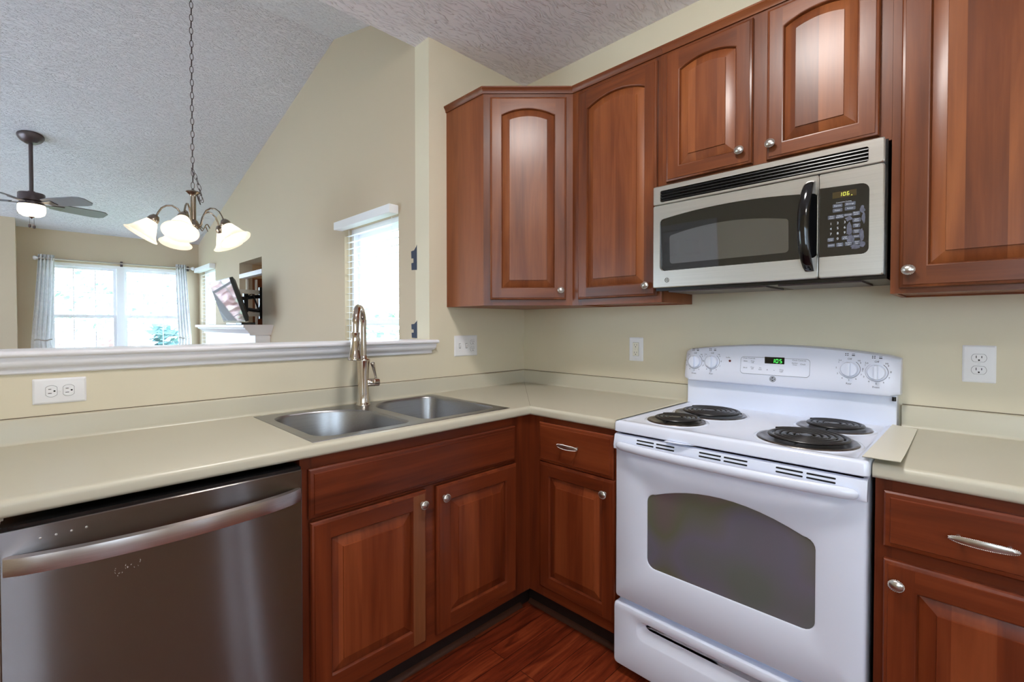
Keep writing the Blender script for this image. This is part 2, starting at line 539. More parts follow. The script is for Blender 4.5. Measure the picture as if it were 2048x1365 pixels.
# ---------------------------------------------------------------- mesh building
class MB:
    def __init__(s):
        s.v, s.f, s.m = [], [], []
    def add(s, pts):
        i = len(s.v)
        s.v += [tuple(p) for p in pts]
        return list(range(i, i + len(pts)))
    def face(s, idx, mat=0):
        s.f.append(tuple(idx))
        s.m.append(mat)
    def poly(s, pts, mat=0):
        s.face(s.add(pts), mat)
    def box(s, x0, x1, y0, y1, z0, z1, mat=0):
        i = s.add([(x0, y0, z0), (x1, y0, z0), (x1, y1, z0), (x0, y1, z0), (x0, y0, z1), (x1, y0, z1), (x1, y1, z1), (x0, y1, z1)])[0]
        for q in ((0, 3, 2, 1), (4, 5, 6, 7), (0, 1, 5, 4), (1, 2, 6, 5), (2, 3, 7, 6), (3, 0, 4, 7)):
            s.face([i + k for k in q], mat)
    def bridge(s, a, b, mat=0, closed=True):
        n = len(a)
        for k in range(n if closed else n - 1):
            j = (k + 1) % n
            s.face((a[k], a[j], b[j], b[k]), mat)
    def loops(s, L, mats=0, cap0=False, cap1=True, closed=True):
        ids = [s.add(l) for l in L]
        for k in range(len(ids) - 1):
            s.bridge(ids[k], ids[k + 1], mats if isinstance(mats, int) else mats[k], closed)
        mm = mats if isinstance(mats, int) else mats[-1]
        if cap0:
            s.face(ids[0][::-1], mats if isinstance(mats, int) else mats[0])
        if cap1:
            s.face(ids[-1], mm)
        return ids
    def tube(s, path, r, n=10, mat=0, caps=True, closed=False, squash=None):
        P = [Vector(p) for p in path]
        rings = []
        up = None
        for k, p in enumerate(P):
            if closed:
                t = P[(k + 1) % len(P)] - P[k - 1]
            else:
                t = P[min(k + 1, len(P) - 1)] - P[max(k - 1, 0)]
            t.normalize()
            if up is None:
                up = Vector((0, 0, 1)) if abs(t.z) < 0.9 else Vector((1, 0, 0))
            u = (up - t * up.dot(t))
            if u.length < 1e-6:
                u = t.orthogonal()
            u.normalize()
            up = u
            b = t.cross(u)
            rr = r[k] if isinstance(r, (list, tuple)) else r
            q = squash or (1, 1)
            rings.append(s.add([p + (u * math.cos(2 * PI * i / n) * q[0] + b * math.sin(2 * PI * i / n) * q[1]) * rr for i in range(n)]))
        for k in range(len(rings) - 1):
            s.bridge(rings[k], rings[k + 1], mat)
        if closed:
            s.bridge(rings[-1], rings[0], mat)
        elif caps:
            s.face(rings[0][::-1], mat)
            s.face(rings[-1], mat)
    def lathe(s, prof, c=(0, 0, 0), axis='z', n=24, mat=0, sx=1.0, sy=1.0, cap=True, rot=None):
        """prof: (radius, height) pairs"""
        c = Vector(c)
        rings = []
        for r, h in prof:
            ring = []
            for i in range(n):
                a = 2 * PI * i / n
                x, y = r * math.cos(a) * sx, r * math.sin(a) * sy
                p = Vector({'z': (x, y, h), 'y': (x, -h, y), 'x': (h, x, y)}[axis])
                if rot is not None:
                    p = rot @ p
                ring.append(c + p)
            rings.append(s.add(ring))
        for k in range(len(rings) - 1):
            s.bridge(rings[k], rings[k + 1], mat)
        if cap:
            s.face(rings[0][::-1], mat)
            s.face(rings[-1], mat)
    def extrude(s, prof, axis, a, b, mat=0, caps=True):
        """2-D profile swept straight along an axis: 'x' takes (y,z), 'y' takes (x,z), 'z' takes (x,y)"""
        f = {'x': lambda p, t: (t, p[0], p[1]), 'y': lambda p, t: (p[0], t, p[1]), 'z': lambda p, t: (p[0], p[1], t)}[axis]
        s.loops([[f(p, a) for p in prof], [f(p, b) for p in prof]], mat, caps, caps)
    def text(s, body, x, y, z, size, mat=0, align='CENTER', depth=0.0003, sx=1.0, tilt=0.0):
        """lettering on a face that looks along local -y"""
        cu = bpy.data.curves.new('t', 'FONT')
        cu.body = body
        cu.size = size
        cu.align_x = align
        cu.align_y = 'CENTER'
        cu.resolution_u = 2
        o = bpy.data.objects.new('t', cu)
        COL.objects.link(o)
        dg = bpy.context.evaluated_depsgraph_get()
        me = bpy.data.meshes.new_from_object(o.evaluated_get(dg))
        i = len(s.v)
        for v in me.vertices:
            s.v.append((x + v.co.x * sx, y - depth + v.co.y * tilt, z + v.co.y))
        for p in me.polygons:
            s.face([i + k for k in p.vertices], mat)
        bpy.data.objects.remove(o)
        bpy.data.curves.remove(cu)
        bpy.data.meshes.remove(me)
    def build(s, name, mats, parent=None, loc=(0, 0, 0), rot=(0, 0, 0), smooth=None, bevel=0.0, segs=2, recalc=True):
        me = bpy.data.meshes.new(name)
        me.from_pydata(s.v, [], s.f)
        ml = mats if isinstance(mats, (list, tuple)) else [mats]
        for m in ml:
            me.materials.append(M[m] if isinstance(m, str) else m)
        for p, k in zip(me.polygons, s.m):
            p.material_index = k
        if recalc:
            bm = bmesh.new()
            bm.from_mesh(me)
            bmesh.ops.recalc_face_normals(bm, faces=bm.faces)
            bm.to_mesh(me)
            bm.free()
        uv = me.uv_layers.new(name='UVMap')
        for p in me.polygons:
            n = p.normal
            for li in p.loop_indices:
                co = me.vertices[me.loops[li].vertex_index].co
                if abs(n.z) > 0.8:
                    uv.data[li].uv = (co.x, co.y)
                elif abs(n.x) > 0.8:
                    uv.data[li].uv = (co.y, co.z)
                else:
                    uv.data[li].uv = (co.x, co.z)
        if smooth is not None:
            me.polygons.foreach_set('use_smooth', [True] * len(me.polygons))
            try:
                me.set_sharp_from_angle(angle=math.radians(smooth))
            except Exception:
                pass
        o = bpy.data.objects.new(name, me)
        COL.objects.link(o)
        if parent:
            o.parent = parent
        o.location = loc
        o.rotation_euler = rot
        if bevel:
            md = o.modifiers.new('bevel', 'BEVEL')
            md.width = bevel
            md.segments = segs
            md.limit_method = 'ANGLE'
            md.angle_limit = math.radians(40)
        return o

def tag(o, label=None, cat=None, group=None, kind=None):
    if label: o['label'] = label
    if cat: o['category'] = cat
    if group: o['group'] = group
    if kind: o['kind'] = kind
    return o

def empty(name, loc=(0, 0, 0), rz=0, label=None, cat=None, group=None):
    o = bpy.data.objects.new(name, None)
    o.empty_display_size = 0.05
    COL.objects.link(o)
    o.location = loc
    o.rotation_euler = (0, 0, rz)
    return tag(o, label, cat, group)

def struct(o):
    o['kind'] = 'structure'
    return o

def kids(o):
    return [c for c in bpy.data.objects if c.parent == o]

def copy_tree(o, parent=None):
    c = o.copy()
    COL.objects.link(c)
    if parent is not None:
        c.parent = parent
    for ch in kids(o):
        copy_tree(ch, c)
    return c

def part(name, mats, parent, *boxes, bevel=0.0, **k):
    m = MB()
    for b in boxes:
        m.box(*b)
    return m.build(name, mats, parent, bevel=bevel, **k)

def arc(cx, cz, r, a0, a1, n):
    return [(cx + r * math.cos(a0 + (a1 - a0) * i / n), cz + r * math.sin(a0 + (a1 - a0) * i / n)) for i in range(n + 1)]

def rrect(x0, x1, z0, z1, r, n=5, rise=0.0, na=12):
    """rounded rectangle (x,z), counter-clockwise from the lower left; rise arches the top"""
    P = arc(x0 + r, z0 + r, r, PI, 1.5 * PI, n) + arc(x1 - r, z0 + r, r, 1.5 * PI, 2 * PI, n)
    P += arc(x1 - r, z1 - r, r, 0, PI / 2, n)
    a = (x1 - x0) / 2 - r
    for i in range(1, na):
        t = 1 - 2 * i / na
        P.append(((x0 + x1) / 2 + a * t, z1 + rise * (1 - t * t)))
    P += arc(x0 + r, z1 - r, r, PI / 2, PI, n)
    return P

# ================================================================= SETTING
ZC, ZB, ZU, ZT = 0.9274, 1.0036, 1.3787, 2.4405      # counter, backsplash, upper cabinets
XG = -0.717                                          # gable wall plane
HC = 2.765                                           # flat kitchen ceiling
YF = 5.009                                           # far wall
TW = 0.126                                           # half wall thickness
RIDGE_Y, RIDGE_Z = 1.095, 3.218
def zfar(y): return 2.302 + (YF - y) * 0.234
def znear(y): return RIDGE_Z - (RIDGE_Y - y) * 0.257
XL, YB = -3.5, -4.4

part('floor', 'floor', None, (-5.2, 0.2, YB - 0.1, YF + 0.15, -0.08, 0.0))
struct(bpy.data.objects['floor'])
struct(part('ceiling', 'ceil', None, (-5.2, 0.12, YB - 0.1, TW, HC, HC + 0.1)))
m = MB()
m.poly([(-5.2, YF + 0.15, zfar(YF + 0.15)), (XG + 0.12, YF + 0.15, zfar(YF + 0.15)), (XG + 0.12, RIDGE_Y, RIDGE_Z), (-5.2, RIDGE_Y, RIDGE_Z)])
m.poly([(-5.2, YF + 0.15, zfar(YF + 0.15) + .1), (XG + 0.12, YF + 0.15, zfar(YF + 0.15) + .1), (XG + 0.12, RIDGE_Y, RIDGE_Z + .1), (-5.2, RIDGE_Y, RIDGE_Z + .1)])
struct(m.build('ceiling_far', 'ceil2', recalc=False))
m = MB()
m.poly([(-5.2, RIDGE_Y, RIDGE_Z), (XG + 0.12, RIDGE_Y, RIDGE_Z), (XG + 0.12, 0.02, znear(0.02)), (-5.2, 0.02, znear(0.02))])
m.poly([(-5.2, RIDGE_Y, RIDGE_Z + .1), (XG + 0.12, RIDGE_Y, RIDGE_Z + .1), (XG + 0.12, 0.02, znear(0.02) + .1), (-5.2, 0.02, znear(0.02) + .1)])
struct(m.build('ceiling_near', 'ceil2', recalc=False))
struct(part('wall_header', 'white_trim', None, (-5.2, XG, TW - 0.03, TW, HC + 0.1, 3.15)))

def holed(name, mat, axis, a, b, u0, u1, v0, v1, holes, top=None):
    """wall slab from a to b across its axis with rectangular openings; top(u) slopes the upper edge"""
    us = sorted({u0, u1, *[h[0] for h in holes], *[h[1] for h in holes]})
    vv = sorted({v0, v1, *[h[2] for h in holes], *[h[3] for h in holes]})
    if top:
        us = sorted({*us, RIDGE_Y}) if u0 < RIDGE_Y < u1 else us
    m = MB()
    def P(u, v, t):
        if top and v == v1:
            v = top(u)
        return (t, u, v) if axis == 'x' else (u, t, v)
    def inh(i, j):
        if not (0 <= i < len(us) - 1 and 0 <= j < len(vv) - 1):
            return True
        cu, cv = (us[i] + us[i + 1]) / 2, (vv[j] + vv[j + 1]) / 2
        return any(h[0] < cu < h[1] and h[2] < cv < h[3] for h in holes)
    for i in range(len(us) - 1):
        for j in range(len(vv) - 1):
            if inh(i, j):
                continue
            q = ((us[i], vv[j]), (us[i + 1], vv[j]), (us[i + 1], vv[j + 1]), (us[i], vv[j + 1]))
            m.poly([P(*p, a) for p in q])
            m.poly([P(*p, b) for p in q[::-1]])
            for k, (di, dj) in enumerate(((0, -1), (1, 0), (0, 1), (-1, 0))):
                if inh(i + di, j + dj):
                    p0, p1 = q[k], q[(k + 1) % 4]
                    m.poly([P(*p0, a), P(*p0, b), P(*p1, b), P(*p1, a)])
    return struct(m.build(name, mat))

W1 = (-2.10, -0.865, 0.55, 1.965)      # far wall window (x, z)
W2 = (4.21, 4.93, 0.62, 1.955)         # far end of the gable wall (y, z)
W3 = (0.293, 0.955, 0.62, 1.915)       # gable wall near the kitchen
NI = (2.60, 3.285, 1.285, 1.907)       # open niche above the mantel
gt = lambda y: (zfar(y) if y >= RIDGE_Y else znear(y)) + 0.05
holed('wall_gable', 'wall_gable', 'x', XG, XG + 0.12, TW, YF, 0, 3.3, [W2, W3, NI], gt)
holed('wall_far', 'wall_gable', 'y', YF, YF + 0.12, -5.2, XG + 0.12, 0, 2.36, [W1])
struct(part('wall_block', 'wall_gable', None, (-5.1, -2.321, 4.785, YF, 0, 2.37)))
holed('wall_right', 'wall_cream', 'x', 0, 0.12, YB, TW, 0, HC, [])
struct(part('wall_front', 'wall_cream', None, (XG, 0.0, 0.0, TW, 0, HC)))
struct(part('wall_half', 'wall_cream', None, (-2.62, XG, 0.0, TW, 0, 1.19)))
W8 = (-3.70, -2.35, 1.00, 2.10)        # kitchen window beside the camera (y, z)
holed('wall_left', 'wall_tan', 'x', XL - 0.12, XL, YB, TW, 0, HC, [W8])
struct(part('wall_closet', 'wall_tan', None, (XL - 0.12, XL, TW, 0.95, 0, 3.2)))
W5 = (-2.95, -2.12, 0.95, 2.10)
W6 = (-1.01, -0.71, 0.08, 2.06)
holed('wall_back', 'wall_tan', 'y', YB - 0.1, YB, XL - 0.12, 0.12, 0, HC, [W5, W6])
W7 = (2.98, 4.65, 0.25, 2.2)           # unseen living-area window, added to brighten the far wall
W4 = (1.15, 2.85, 0.06, 2.08)          # unseen dining-area glass door, added to let in daylight (y, z)
holed('wall_living', 'wall_gable', 'x', -5.2, -5.1, TW, YF, 0, 3.3, [W4, W7], gt)
struct(part('wall_side', 'wall_tan', None, (-5.2, XL - 0.12, 0.83, 0.95, 0, 3.2)))

# half wall cap with its moulding, returned at the right end
def cap_profile():
    P = [(0.165, 1.188), (0.165, 1.203), (0.161, 1.207), (-0.040, 1.207)]
    P += [(-0.040 + 0.0095 * math.cos(a), 1.1975 + 0.0095 * math.sin(a)) for a in [PI / 2 + PI * k / 8 for k in range(1, 9)]]
    P += [(-0.034, 1.187), (-0.034, 1.181)]
    P += [(-0.034 + 0.018 * (1 - math.cos(t)), 1.181 - 0.026 * math.sin(t)) for t in [PI / 2 * k / 6 for k in range(1, 7)]]
    P += [(-0.014, 1.153), (-0.011, 1.149), (-0.011, 1.140), (-0.007, 1.136), (0.0, 1.135), (0.0, 1.188)]
    return P
m = MB()
m.extrude(cap_profile(), 'x', -2.64, XG + 0.003)
ret = [(-(p[0]), p[1]) for p in cap_profile() if p[0] <= 0.0]
xe = [(XG + 0.003 + max(0, -p[0]) * 0.5, p[1]) for p in cap_profile()]
L0 = [(XG + 0.003, p[0], p[1]) for p in cap_profile()[2:-1]]
L1 = [(XG + 0.003 - min(0, p[0]) * 0.5, min(p[0], -0.0005), p[1]) for p in cap_profile()[2:-1]]
m.loops([L0, L1], 0, False, True)
struct(m.build('trim_1', 'white_trim', smooth=35))

# windows
def window_unit(name, axis, at_, u0, u1, v0, v1, cols, rows, meet, sill=True, double=False):
    """double-hung sashes in an opening; u runs along the wall, t across it"""
    root = bpy.data.objects.new(name, None)
    COL.objects.link(root)
    root['kind'] = 'structure'
    def bx(mb, a0, a1, t0, t1, z0, z1):
        if axis == 'y':
            mb.box(a0, a1, at_ + t0, at_ + t1, z0, z1)
        else:
            mb.box(at_ + t0, at_ + t1, a0, a1, z0, z1)
    f = MB()
    fw = 0.03
    for q in ((u0, u0 + fw, v0, v1), (u1 - fw, u1, v0, v1), (u0 + fw, u1 - fw, v0, v0 + fw), (u0 + fw, u1 - fw, v1 - fw, v1)):
        bx(f, q[0], q[1], 0.05, 0.115, q[2], q[3])
    units = [(u0 + fw, u1 - fw)]
    if double:
        mid = (u0 + u1) / 2 - 0.005
        bx(f, mid - 0.034, mid + 0.034, 0.035, 0.116, v0 + fw, v1 - fw)
        units = [(u0 + fw, mid - 0.034), (mid + 0.034, u1 - fw)]
    f.build('window_frame', 'vinyl', root)
    for (a, b) in units:
        for (z0, z1, t) in ((v0 + fw, meet + 0.018, 0.058), (meet - 0.018, v1 - fw, 0.084)):
            s = MB()
            sw = 0.028
            bx(s, a, a + sw, t, t + 0.025, z0, z1)
            bx(s, b - sw, b, t, t + 0.025, z0, z1)
            bx(s, a + sw, b - sw, t, t + 0.025, z0, z0 + sw)
            bx(s, a + sw, b - sw, t, t + 0.025, z1 - sw, z1)
            for k in range(1, cols):
                x = a + (b - a) * k / cols
                bx(s, x - 0.004, x + 0.004, t + 0.006, t + 0.018, z0 + sw, z1 - sw)
            for k in range(1, rows):
                z = z0 + (z1 - z0) * k / rows
                bx(s, a + sw, b - sw, t + 0.007, t + 0.017, z - 0.004, z + 0.004)
            so = s.build('sash', 'vinyl', root)
            g = MB()
            bx(g, a + 0.01, b - 0.01, t + 0.011, t + 0.013, z0 + 0.01, z1 - 0.01)
            g.build('pane', 'pane', so)
    return root
window_unit('window_1', 'y', YF, *W1, 3, 2, 1.38, double=True)
window_unit('window_2', 'x', XG, *W2, 2, 2, 1.30)
window_unit('window_3', 'x', XG, *W3, 1, 1, 1.30)
window_unit('window_8', 'x', XL - 0.125, *W8, 2, 2, 1.52, double=True)
window_unit('window_5', 'y', YB - 0.13, *W5, 2, 2, 1.52)
window_unit('window_6', 'y', YB - 0.13, *W6, 1, 1, 1.05, double=True)
window_unit('window_7_added', 'x', -5.215, *W7, 3, 2, 1.2, double=True)
window_unit('window_4_added', 'x', -5.215, *W4, 1, 1, 1.05, double=True)
struct(part('trim_2', 'white_trim', None, (W1[0] - 0.03, W1[1] + 0.03, YF - 0.03, YF + 0.05, W1[2] - 0.02, W1[2]), bevel=0.004))

# white panel door on the kitchen's left wall, behind the camera (mirrored in the microwave glass)
dr = bpy.data.objects.new('door_1', None); COL.objects.link(dr); dr['kind'] = 'structure'
dr.location = (XL, -0.02, 0); dr.rotation_euler = (0, 0, PI / 2)
m = MB()
for q in ((-0.07, 0.0, 0, 2.03), (0.62, 0.69, 0, 2.03), (-0.07, 0.69, 2.03, 2.10)):
    m.box(q[0], q[1], -0.022, 0, q[2], q[3])
m.build('casing', 'door_white', dr, bevel=0.004)
m = MB(); m.box(0, 0.62, -0.010, 0, 0.01, 2.03)
for (x0, x1) in ((0.09, 0.28), (0.34, 0.53)):
    for (z0, z1) in ((0.2, 0.85), (1.0, 1.65), (1.75, 1.93)):
        L = [[(x, y, z) for x, z in rrect(x0 + d, x1 - d, z0 + d, z1 - d, 0.004, 1)] for d, y in ((0, -0.010), (0.012, -0.004 - 0.008), (0.03, -0.018), (0.035, -0.018))]
        m.loops(L)
m.build('door_leaf', 'door_white', dr)
m = MB(); m.lathe([(0.012, 0), (0.012, 0.035), (0.028, 0.045), (0.028, 0.062), (0.012, 0.07)], (0.57, -0.010, 0.95), 'y'); m.build('door_knob', 'nickel', dr, smooth=40)

# ================================================================= CABINET PARTS
def door_front(parent, x, z, w, h, mats, arch=False, name='door', fw=0.055, knob=None, label=None, t=0.020, pb=0.034, pale=False):
    """framed raised-panel door; local x right, z up, front towards -y; returns the door"""
    V, H, Pn = 0, 1, 0
    NA = 16
    a0 = w / 2 - fw
    s = min(0.05, 0.24 * a0) if arch else 0.0
    R = (a0 * a0 + s * s) / (2 * s) if arch else None
    zc = h - fw - R if arch else None
    def inset(d, y, bot=None):
        """closed loop at inset d, arched top inside the frame"""
        P = [(d, y, d), (w - d, y, d)]
        for i in range(NA + 1):
            u = w - d - (w - 2 * d) * i / NA
            if arch and d >= fw - 1e-6:
                r = R - (d - fw)
                zz = zc + math.sqrt(max(r * r - (u - w / 2) ** 2, 0))
            else:
                zz = h - d
            P.append((u, y, zz))
        return P
    m = MB()
    # outer edge profile
    m.loops([inset(0, 0), inset(0, -t + 0.008), inset(0.003, -t + 0.004), inset(0.009, -t + 0.002), inset(0.010, -t)], 0, True, False)
    e = 0.010
    m.poly([(e, -t, e), (fw, -t, e), (fw, -t, h - e), (e, -t, h - e)], 0)
    m.poly([(w - fw, -t, e), (w - e, -t, e), (w - e, -t, h - e), (w - fw, -t, h - e)], 2 if pale else 0)
    m.poly([(fw, -t, e), (w - fw, -t, e), (w - fw, -t, fw), (fw, -t, fw)], 1)
    L = inset(fw, -t)[2:]
    for i in range(NA):
        p, q = L[i], L[i + 1]
        m.poly([q, p, (p[0], -t, h - e), (q[0], -t, h - e)], 1)
    m.loops([inset(fw, -t), inset(fw + 0.003, -t + 0.001), inset(fw + 0.006, -t + 0.006), inset(fw + 0.007, -0.010)], 0, False, False)
    o = m.build(name, mats[:2] + (('base_pale',) if pale else ()), parent, loc=(x, 0, z), smooth=30)
    p = MB()
    f0 = fw + 0.006
    p.loops([inset(f0, -0.009), inset(f0 + 0.003, -0.0105), inset(f0 + pb, -t + 0.003), inset(f0 + pb + 0.001, -t - 0.0005)], 0, False, True)
    p.build('panel', mats[2], o, smooth=15)
    if label:
        o['label'] = label
    if knob:
        make_knob(o, knob[0], -t, knob[1])
    return o

def make_knob(parent, x, y, z):
    m = MB()
    m.lathe([(0.0085, 0), (0.0085, 0.002), (0.005, 0.004), (0.0045, 0.013)], (x, y, z), 'y', 16)
    m.lathe([(0.005, 0.012), (0.0125, 0.014), (0.0145, 0.0165), (0.0145, 0.0185), (0.0125, 0.0205), (0.008, 0.0235), (0.001, 0.0245)], (x, y, z), 'y', 24, sx=1.08, sy=0.95)
    n = 26
    for k in range(n):
        a = 2 * PI * k / n
        m.lathe([(0.0002, -0.0016), (0.0014, -0.0008), (0.0016, 0), (0.0014, 0.0008), (0.0002, 0.0016)], (x + 0.0148 * 1.06 * math.cos(a), y - 0.0178, z + 0.0148 * 0.95 * math.sin(a)), 'y', 6)
    return m.build('knob', 'nickel', parent, smooth=50)

def make_pull(parent, x, y, z, w=0.105):
    m = MB()
    for s in (-1, 1):
        m.tube([(x + s * w * 0.36, y, z), (x + s * w * 0.36, y - 0.02, z)], 0.0045, 10)
    pts = []
    N = 20
    top, bot = [], []
    for i in range(N + 1):
        t = -1 + 2 * i / N
        hh = 0.0022 + 0.0068 * math.sqrt(max(0, 1 - t * t))
        yy = y - 0.020 - 0.007 * (1 - t * t)
        top.append((x + t * w / 2, yy, z + hh)); bot.append((x + t * w / 2, yy, z - hh))
    bulge = [(a[0], a[1] - 0.003, z) for a in top]
    back = [(a[0], a[1] + 0.004, z) for a in top]
    ids = [m.add(l) for l in (top, bulge, bot, back)]
    for k in range(4):
        m.bridge(ids[k], ids[(k + 1) % 4], 0, closed=False)
    for L in (top, bot):
        for i in range(N * 2):
            f = i / 2
            a, b = L[int(f)], L[min(int(f) + 1, N)]
            c = [a[k] + (b[k] - a[k]) * (f % 1) for k in range(3)]
            m.lathe([(0.0002, -0.0015), (0.0014, 0), (0.0002, 0.0015)], c, 'y', 6)
    return m.build('pull', 'nickel', parent, smooth=50)

def slab_front(parent, x, z, w, h, mats, name='drawer_front', t=0.020):
    m = MB()
    def lp(d, y): return [(d, y, d), (w - d, y, d), (w - d, y, h - d), (d, y, h - d)]
    m.loops([lp(0, 0), lp(0, -t + 0.009), lp(0.004, -t + 0.005), lp(0.013, -t + 0.003), lp(0.015, -t)], 0, True, True)
    return m.build(name, mats[1], parent, loc=(x, 0, z), smooth=20)

BASE = ('base_v', 'base_h', 'base_p')
UPPER = ('wood_v', 'wood_h', 'wood_p')

def face_frame(parent, x0, x1, z0, z1, opens, mats, depth=0.019):
    """stiles and rails around the given openings (x0,x1,z0,z1), one mesh"""
    us = sorted({x0, x1, *[o[0] for o in opens], *[o[1] for o in opens]})
    vv = sorted({z0, z1, *[o[2] for o in opens], *[o[3] for o in opens]})
    m = MB()
    for i in range(len(us) - 1):
        for j in range(len(vv) - 1):
            cu, cv = (us[i] + us[i + 1]) / 2, (vv[j] + vv[j + 1]) / 2
            if any(o[0] < cu < o[1] and o[2] < cv < o[3] for o in opens):
                continue
            horiz = any(o[0] - 1e-4 < cu < o[1] + 1e-4 for o in opens)
            m.box(us[i], us[i + 1], 0, depth, vv[j], vv[j + 1], 1 if horiz else 0)
    return m.build('face_frame', mats[:2], parent)

# ----------------------------------------------------------------- base cabinets
zf0, zf1 = 0.105, 0.889
# sink base (local origin at its front left corner on the floor)
sb = empty('sink_base_cabinet', (-1.612, -0.61, 0), 0, 'two-door cherry base cabinet under the steel sink, between dishwasher and corner', 'cabinet')
m = MB(); Wd = 1.002
m.box(0.0, 0.016, 0.019, 0.56, zf0, zf1); m.box(Wd - 0.016, Wd, 0.019, 0.56, zf0, zf1); m.box(0, Wd, 0.019, 0.56, zf0, zf0 + 0.016); m.box(0, Wd, 0.545, 0.56, zf0, zf1)
m.build('carcass', 'base_v', sb)
face_frame(sb, 0, Wd, zf0, zf1, [(0.035, 0.43, 0.155, 0.67), (0.495, 0.89, 0.155, 0.67), (0.035, 0.89, 0.72, 0.84)], BASE)
slab_front(sb, 0.022, 0.703, 0.874, 0.150, BASE, 'false_front')
door_front(sb, 0.026, 0.142, 0.413, 0.550, BASE, knob=(0.413 - 0.022, 0.505), fw=0.058, pale=True)['label'] = 'left door with worn pale right stile'
door_front(sb, 0.484, 0.142, 0.417, 0.550, BASE, knob=(0.030, 0.505), fw=0.058)['label'] = 'right door'
part('toe_kick', 'toe', sb, (0, Wd, 0.06, 0.07, 0, zf0))
m = MB(); m.extrude([(0.06, 0.0), (0.044, 0.0), (0.045, 0.008), (0.050, 0.014), (0.06, 0.018)], 'x', 0, Wd); m.build('shoe_moulding', 'quarter', sb, smooth=40)

# corner cabinet beside the range (looks along -x)
RZ = -PI / 2
cb = empty('corner_base_cabinet', (-0.61, -0.61, 0), RZ, 'narrow cherry base cabinet with drawer, between inside corner and white range', 'cabinet')
Wc = 0.460
m = MB(); m.box(0.0, 0.016, 0.019, 0.56, zf0, zf1); m.box(Wc - 0.016, Wc, 0.019, 0.56, zf0, zf1); m.box(0, Wc, 0.019, 0.56, zf0, zf0 + 0.016); m.box(0, Wc, 0.545, 0.56, zf0, zf1)
m.build('carcass', 'base_v', cb)
face_frame(cb, 0, Wc, zf0, zf1, [(0.08, 0.432, 0.165, 0.67), (0.08, 0.432, 0.72, 0.85)], BASE)
d = slab_front(cb, 0.067, 0.697, 0.373, 0.168, BASE); make_pull(d, 0.373 / 2 - 0.015, -0.02, 0.092)
door_front(cb, 0.071, 0.152, 0.377, 0.543, BASE, knob=(0.377 - 0.042, 0.487), fw=0.052)
part('toe_kick', 'toe', cb, (-0.06, Wc, 0.06, 0.07, 0, zf0), (-0.07, -0.06, 0.0, 0.07, 0, zf0))
m = MB(); m.extrude([(0.06, 0.0), (0.044, 0.0), (0.045, 0.008), (0.050, 0.014), (0.06, 0.018)], 'x', -0.05, Wc); m.build('shoe_moulding', 'quarter', cb, smooth=40)

# right of the range
rb = empty('drawer_base_cabinet', (-0.61, -1.832, 0), RZ, 'cherry base cabinet with drawer and door, on the right of the white range', 'cabinet')
Wr = 0.46
m = MB(); m.box(0.0, 0.016, 0.019, 0.56, zf0, zf1); m.box(Wr - 0.016, Wr, 0.019, 0.56, zf0, zf1); m.box(0, Wr, 0.019, 0.56, zf0, zf0 + 0.016); m.box(0, Wr, 0.545, 0.56, zf0, zf1)
m.build('carcass', 'base_v', rb)
face_frame(rb, 0, Wr, zf0, zf1, [(0.035, 0.425, 0.165, 0.665), (0.035, 0.425, 0.74, 0.85)], BASE)
d = slab_front(rb, 0.019, 0.718, 0.42, 0.142, BASE); make_pull(d, 0.180, -0.02, 0.070, 0.115)
door_front(rb, 0.020, 0.150, 0.42, 0.536, BASE, knob=(0.028, 0.484), fw=0.062)
part('toe_kick', 'toe', rb, (0, Wr, 0.06, 0.07, 0, zf0))

# ----------------------------------------------------------------- dishwasher
dw = empty('dishwasher', (-2.214, -0.645, 0), 0, 'stainless steel dishwasher with bowed bar handle, left of the sink cabinet', 'dishwasher')
DW = 0.596
part('tub', 'black', dw, (0.004, DW - 0.004, 0.06, 0.58, 0.09, 0.865))
m = MB(); m.box(0, DW, 0, 0.055, 0.11, 0.866); m.build('door', 'steel_dw', dw, bevel=0.003)
part('top_edge', 'black', dw, (0.002, DW - 0.002, 0.004, 0.056, 0.8662, 0.874))
m = MB()
N = 24; rows = []
for i in range(N + 1):
    t = -1 + 2 * i / N
    x = DW / 2 + t * (DW / 2 - 0.006)
    yy = -0.006 - 0.05 * (1 - t ** 2) ** 0.75
    zc = 0.795
    hh = 0.021
    rows.append([(x, yy + 0.012, zc + hh), (x, yy, zc + hh - 0.003), (x, yy - 0.003, zc), (x, yy, zc - hh + 0.003), (x, yy + 0.012, zc - hh)])
m.loops(rows, 0, True, True)
m.build('handle', 'steel_h', dw, smooth=50)['label'] = 'bowed brushed steel bar handle'
for k in range(4):
    m = MB(); m.lathe([(0.0024, 0), (0.0024, 0.0008), (0.0016, 0.0012)], (0.060 + 0.024 * k, 0, 0.838 + 0.0006 * k), 'y', 14)
    m.build('button', 'nickel', dw, smooth=40)
rs = random.Random(11)
m = MB()
for k in range(16):
    x, z = 0.175 + 0.05 * rs.random(), 0.712 + 0.022 * rs.random()
    a, L_ = rs.uniform(0.4, 2.0), rs.uniform(0.002, 0.006)
    m.poly([(x, -0.0006, z), (x + 0.0007, -0.0006, z - 0.0007), (x + L_ * math.cos(a), -0.0006, z + L_ * math.sin(a))])
tag(m.build('scuff_marks', 'plate', dw, recalc=False), kind='stuff')
part('toe_kick', 'toe', dw, (0, DW, 0.10, 0.11, 0, 0.10))

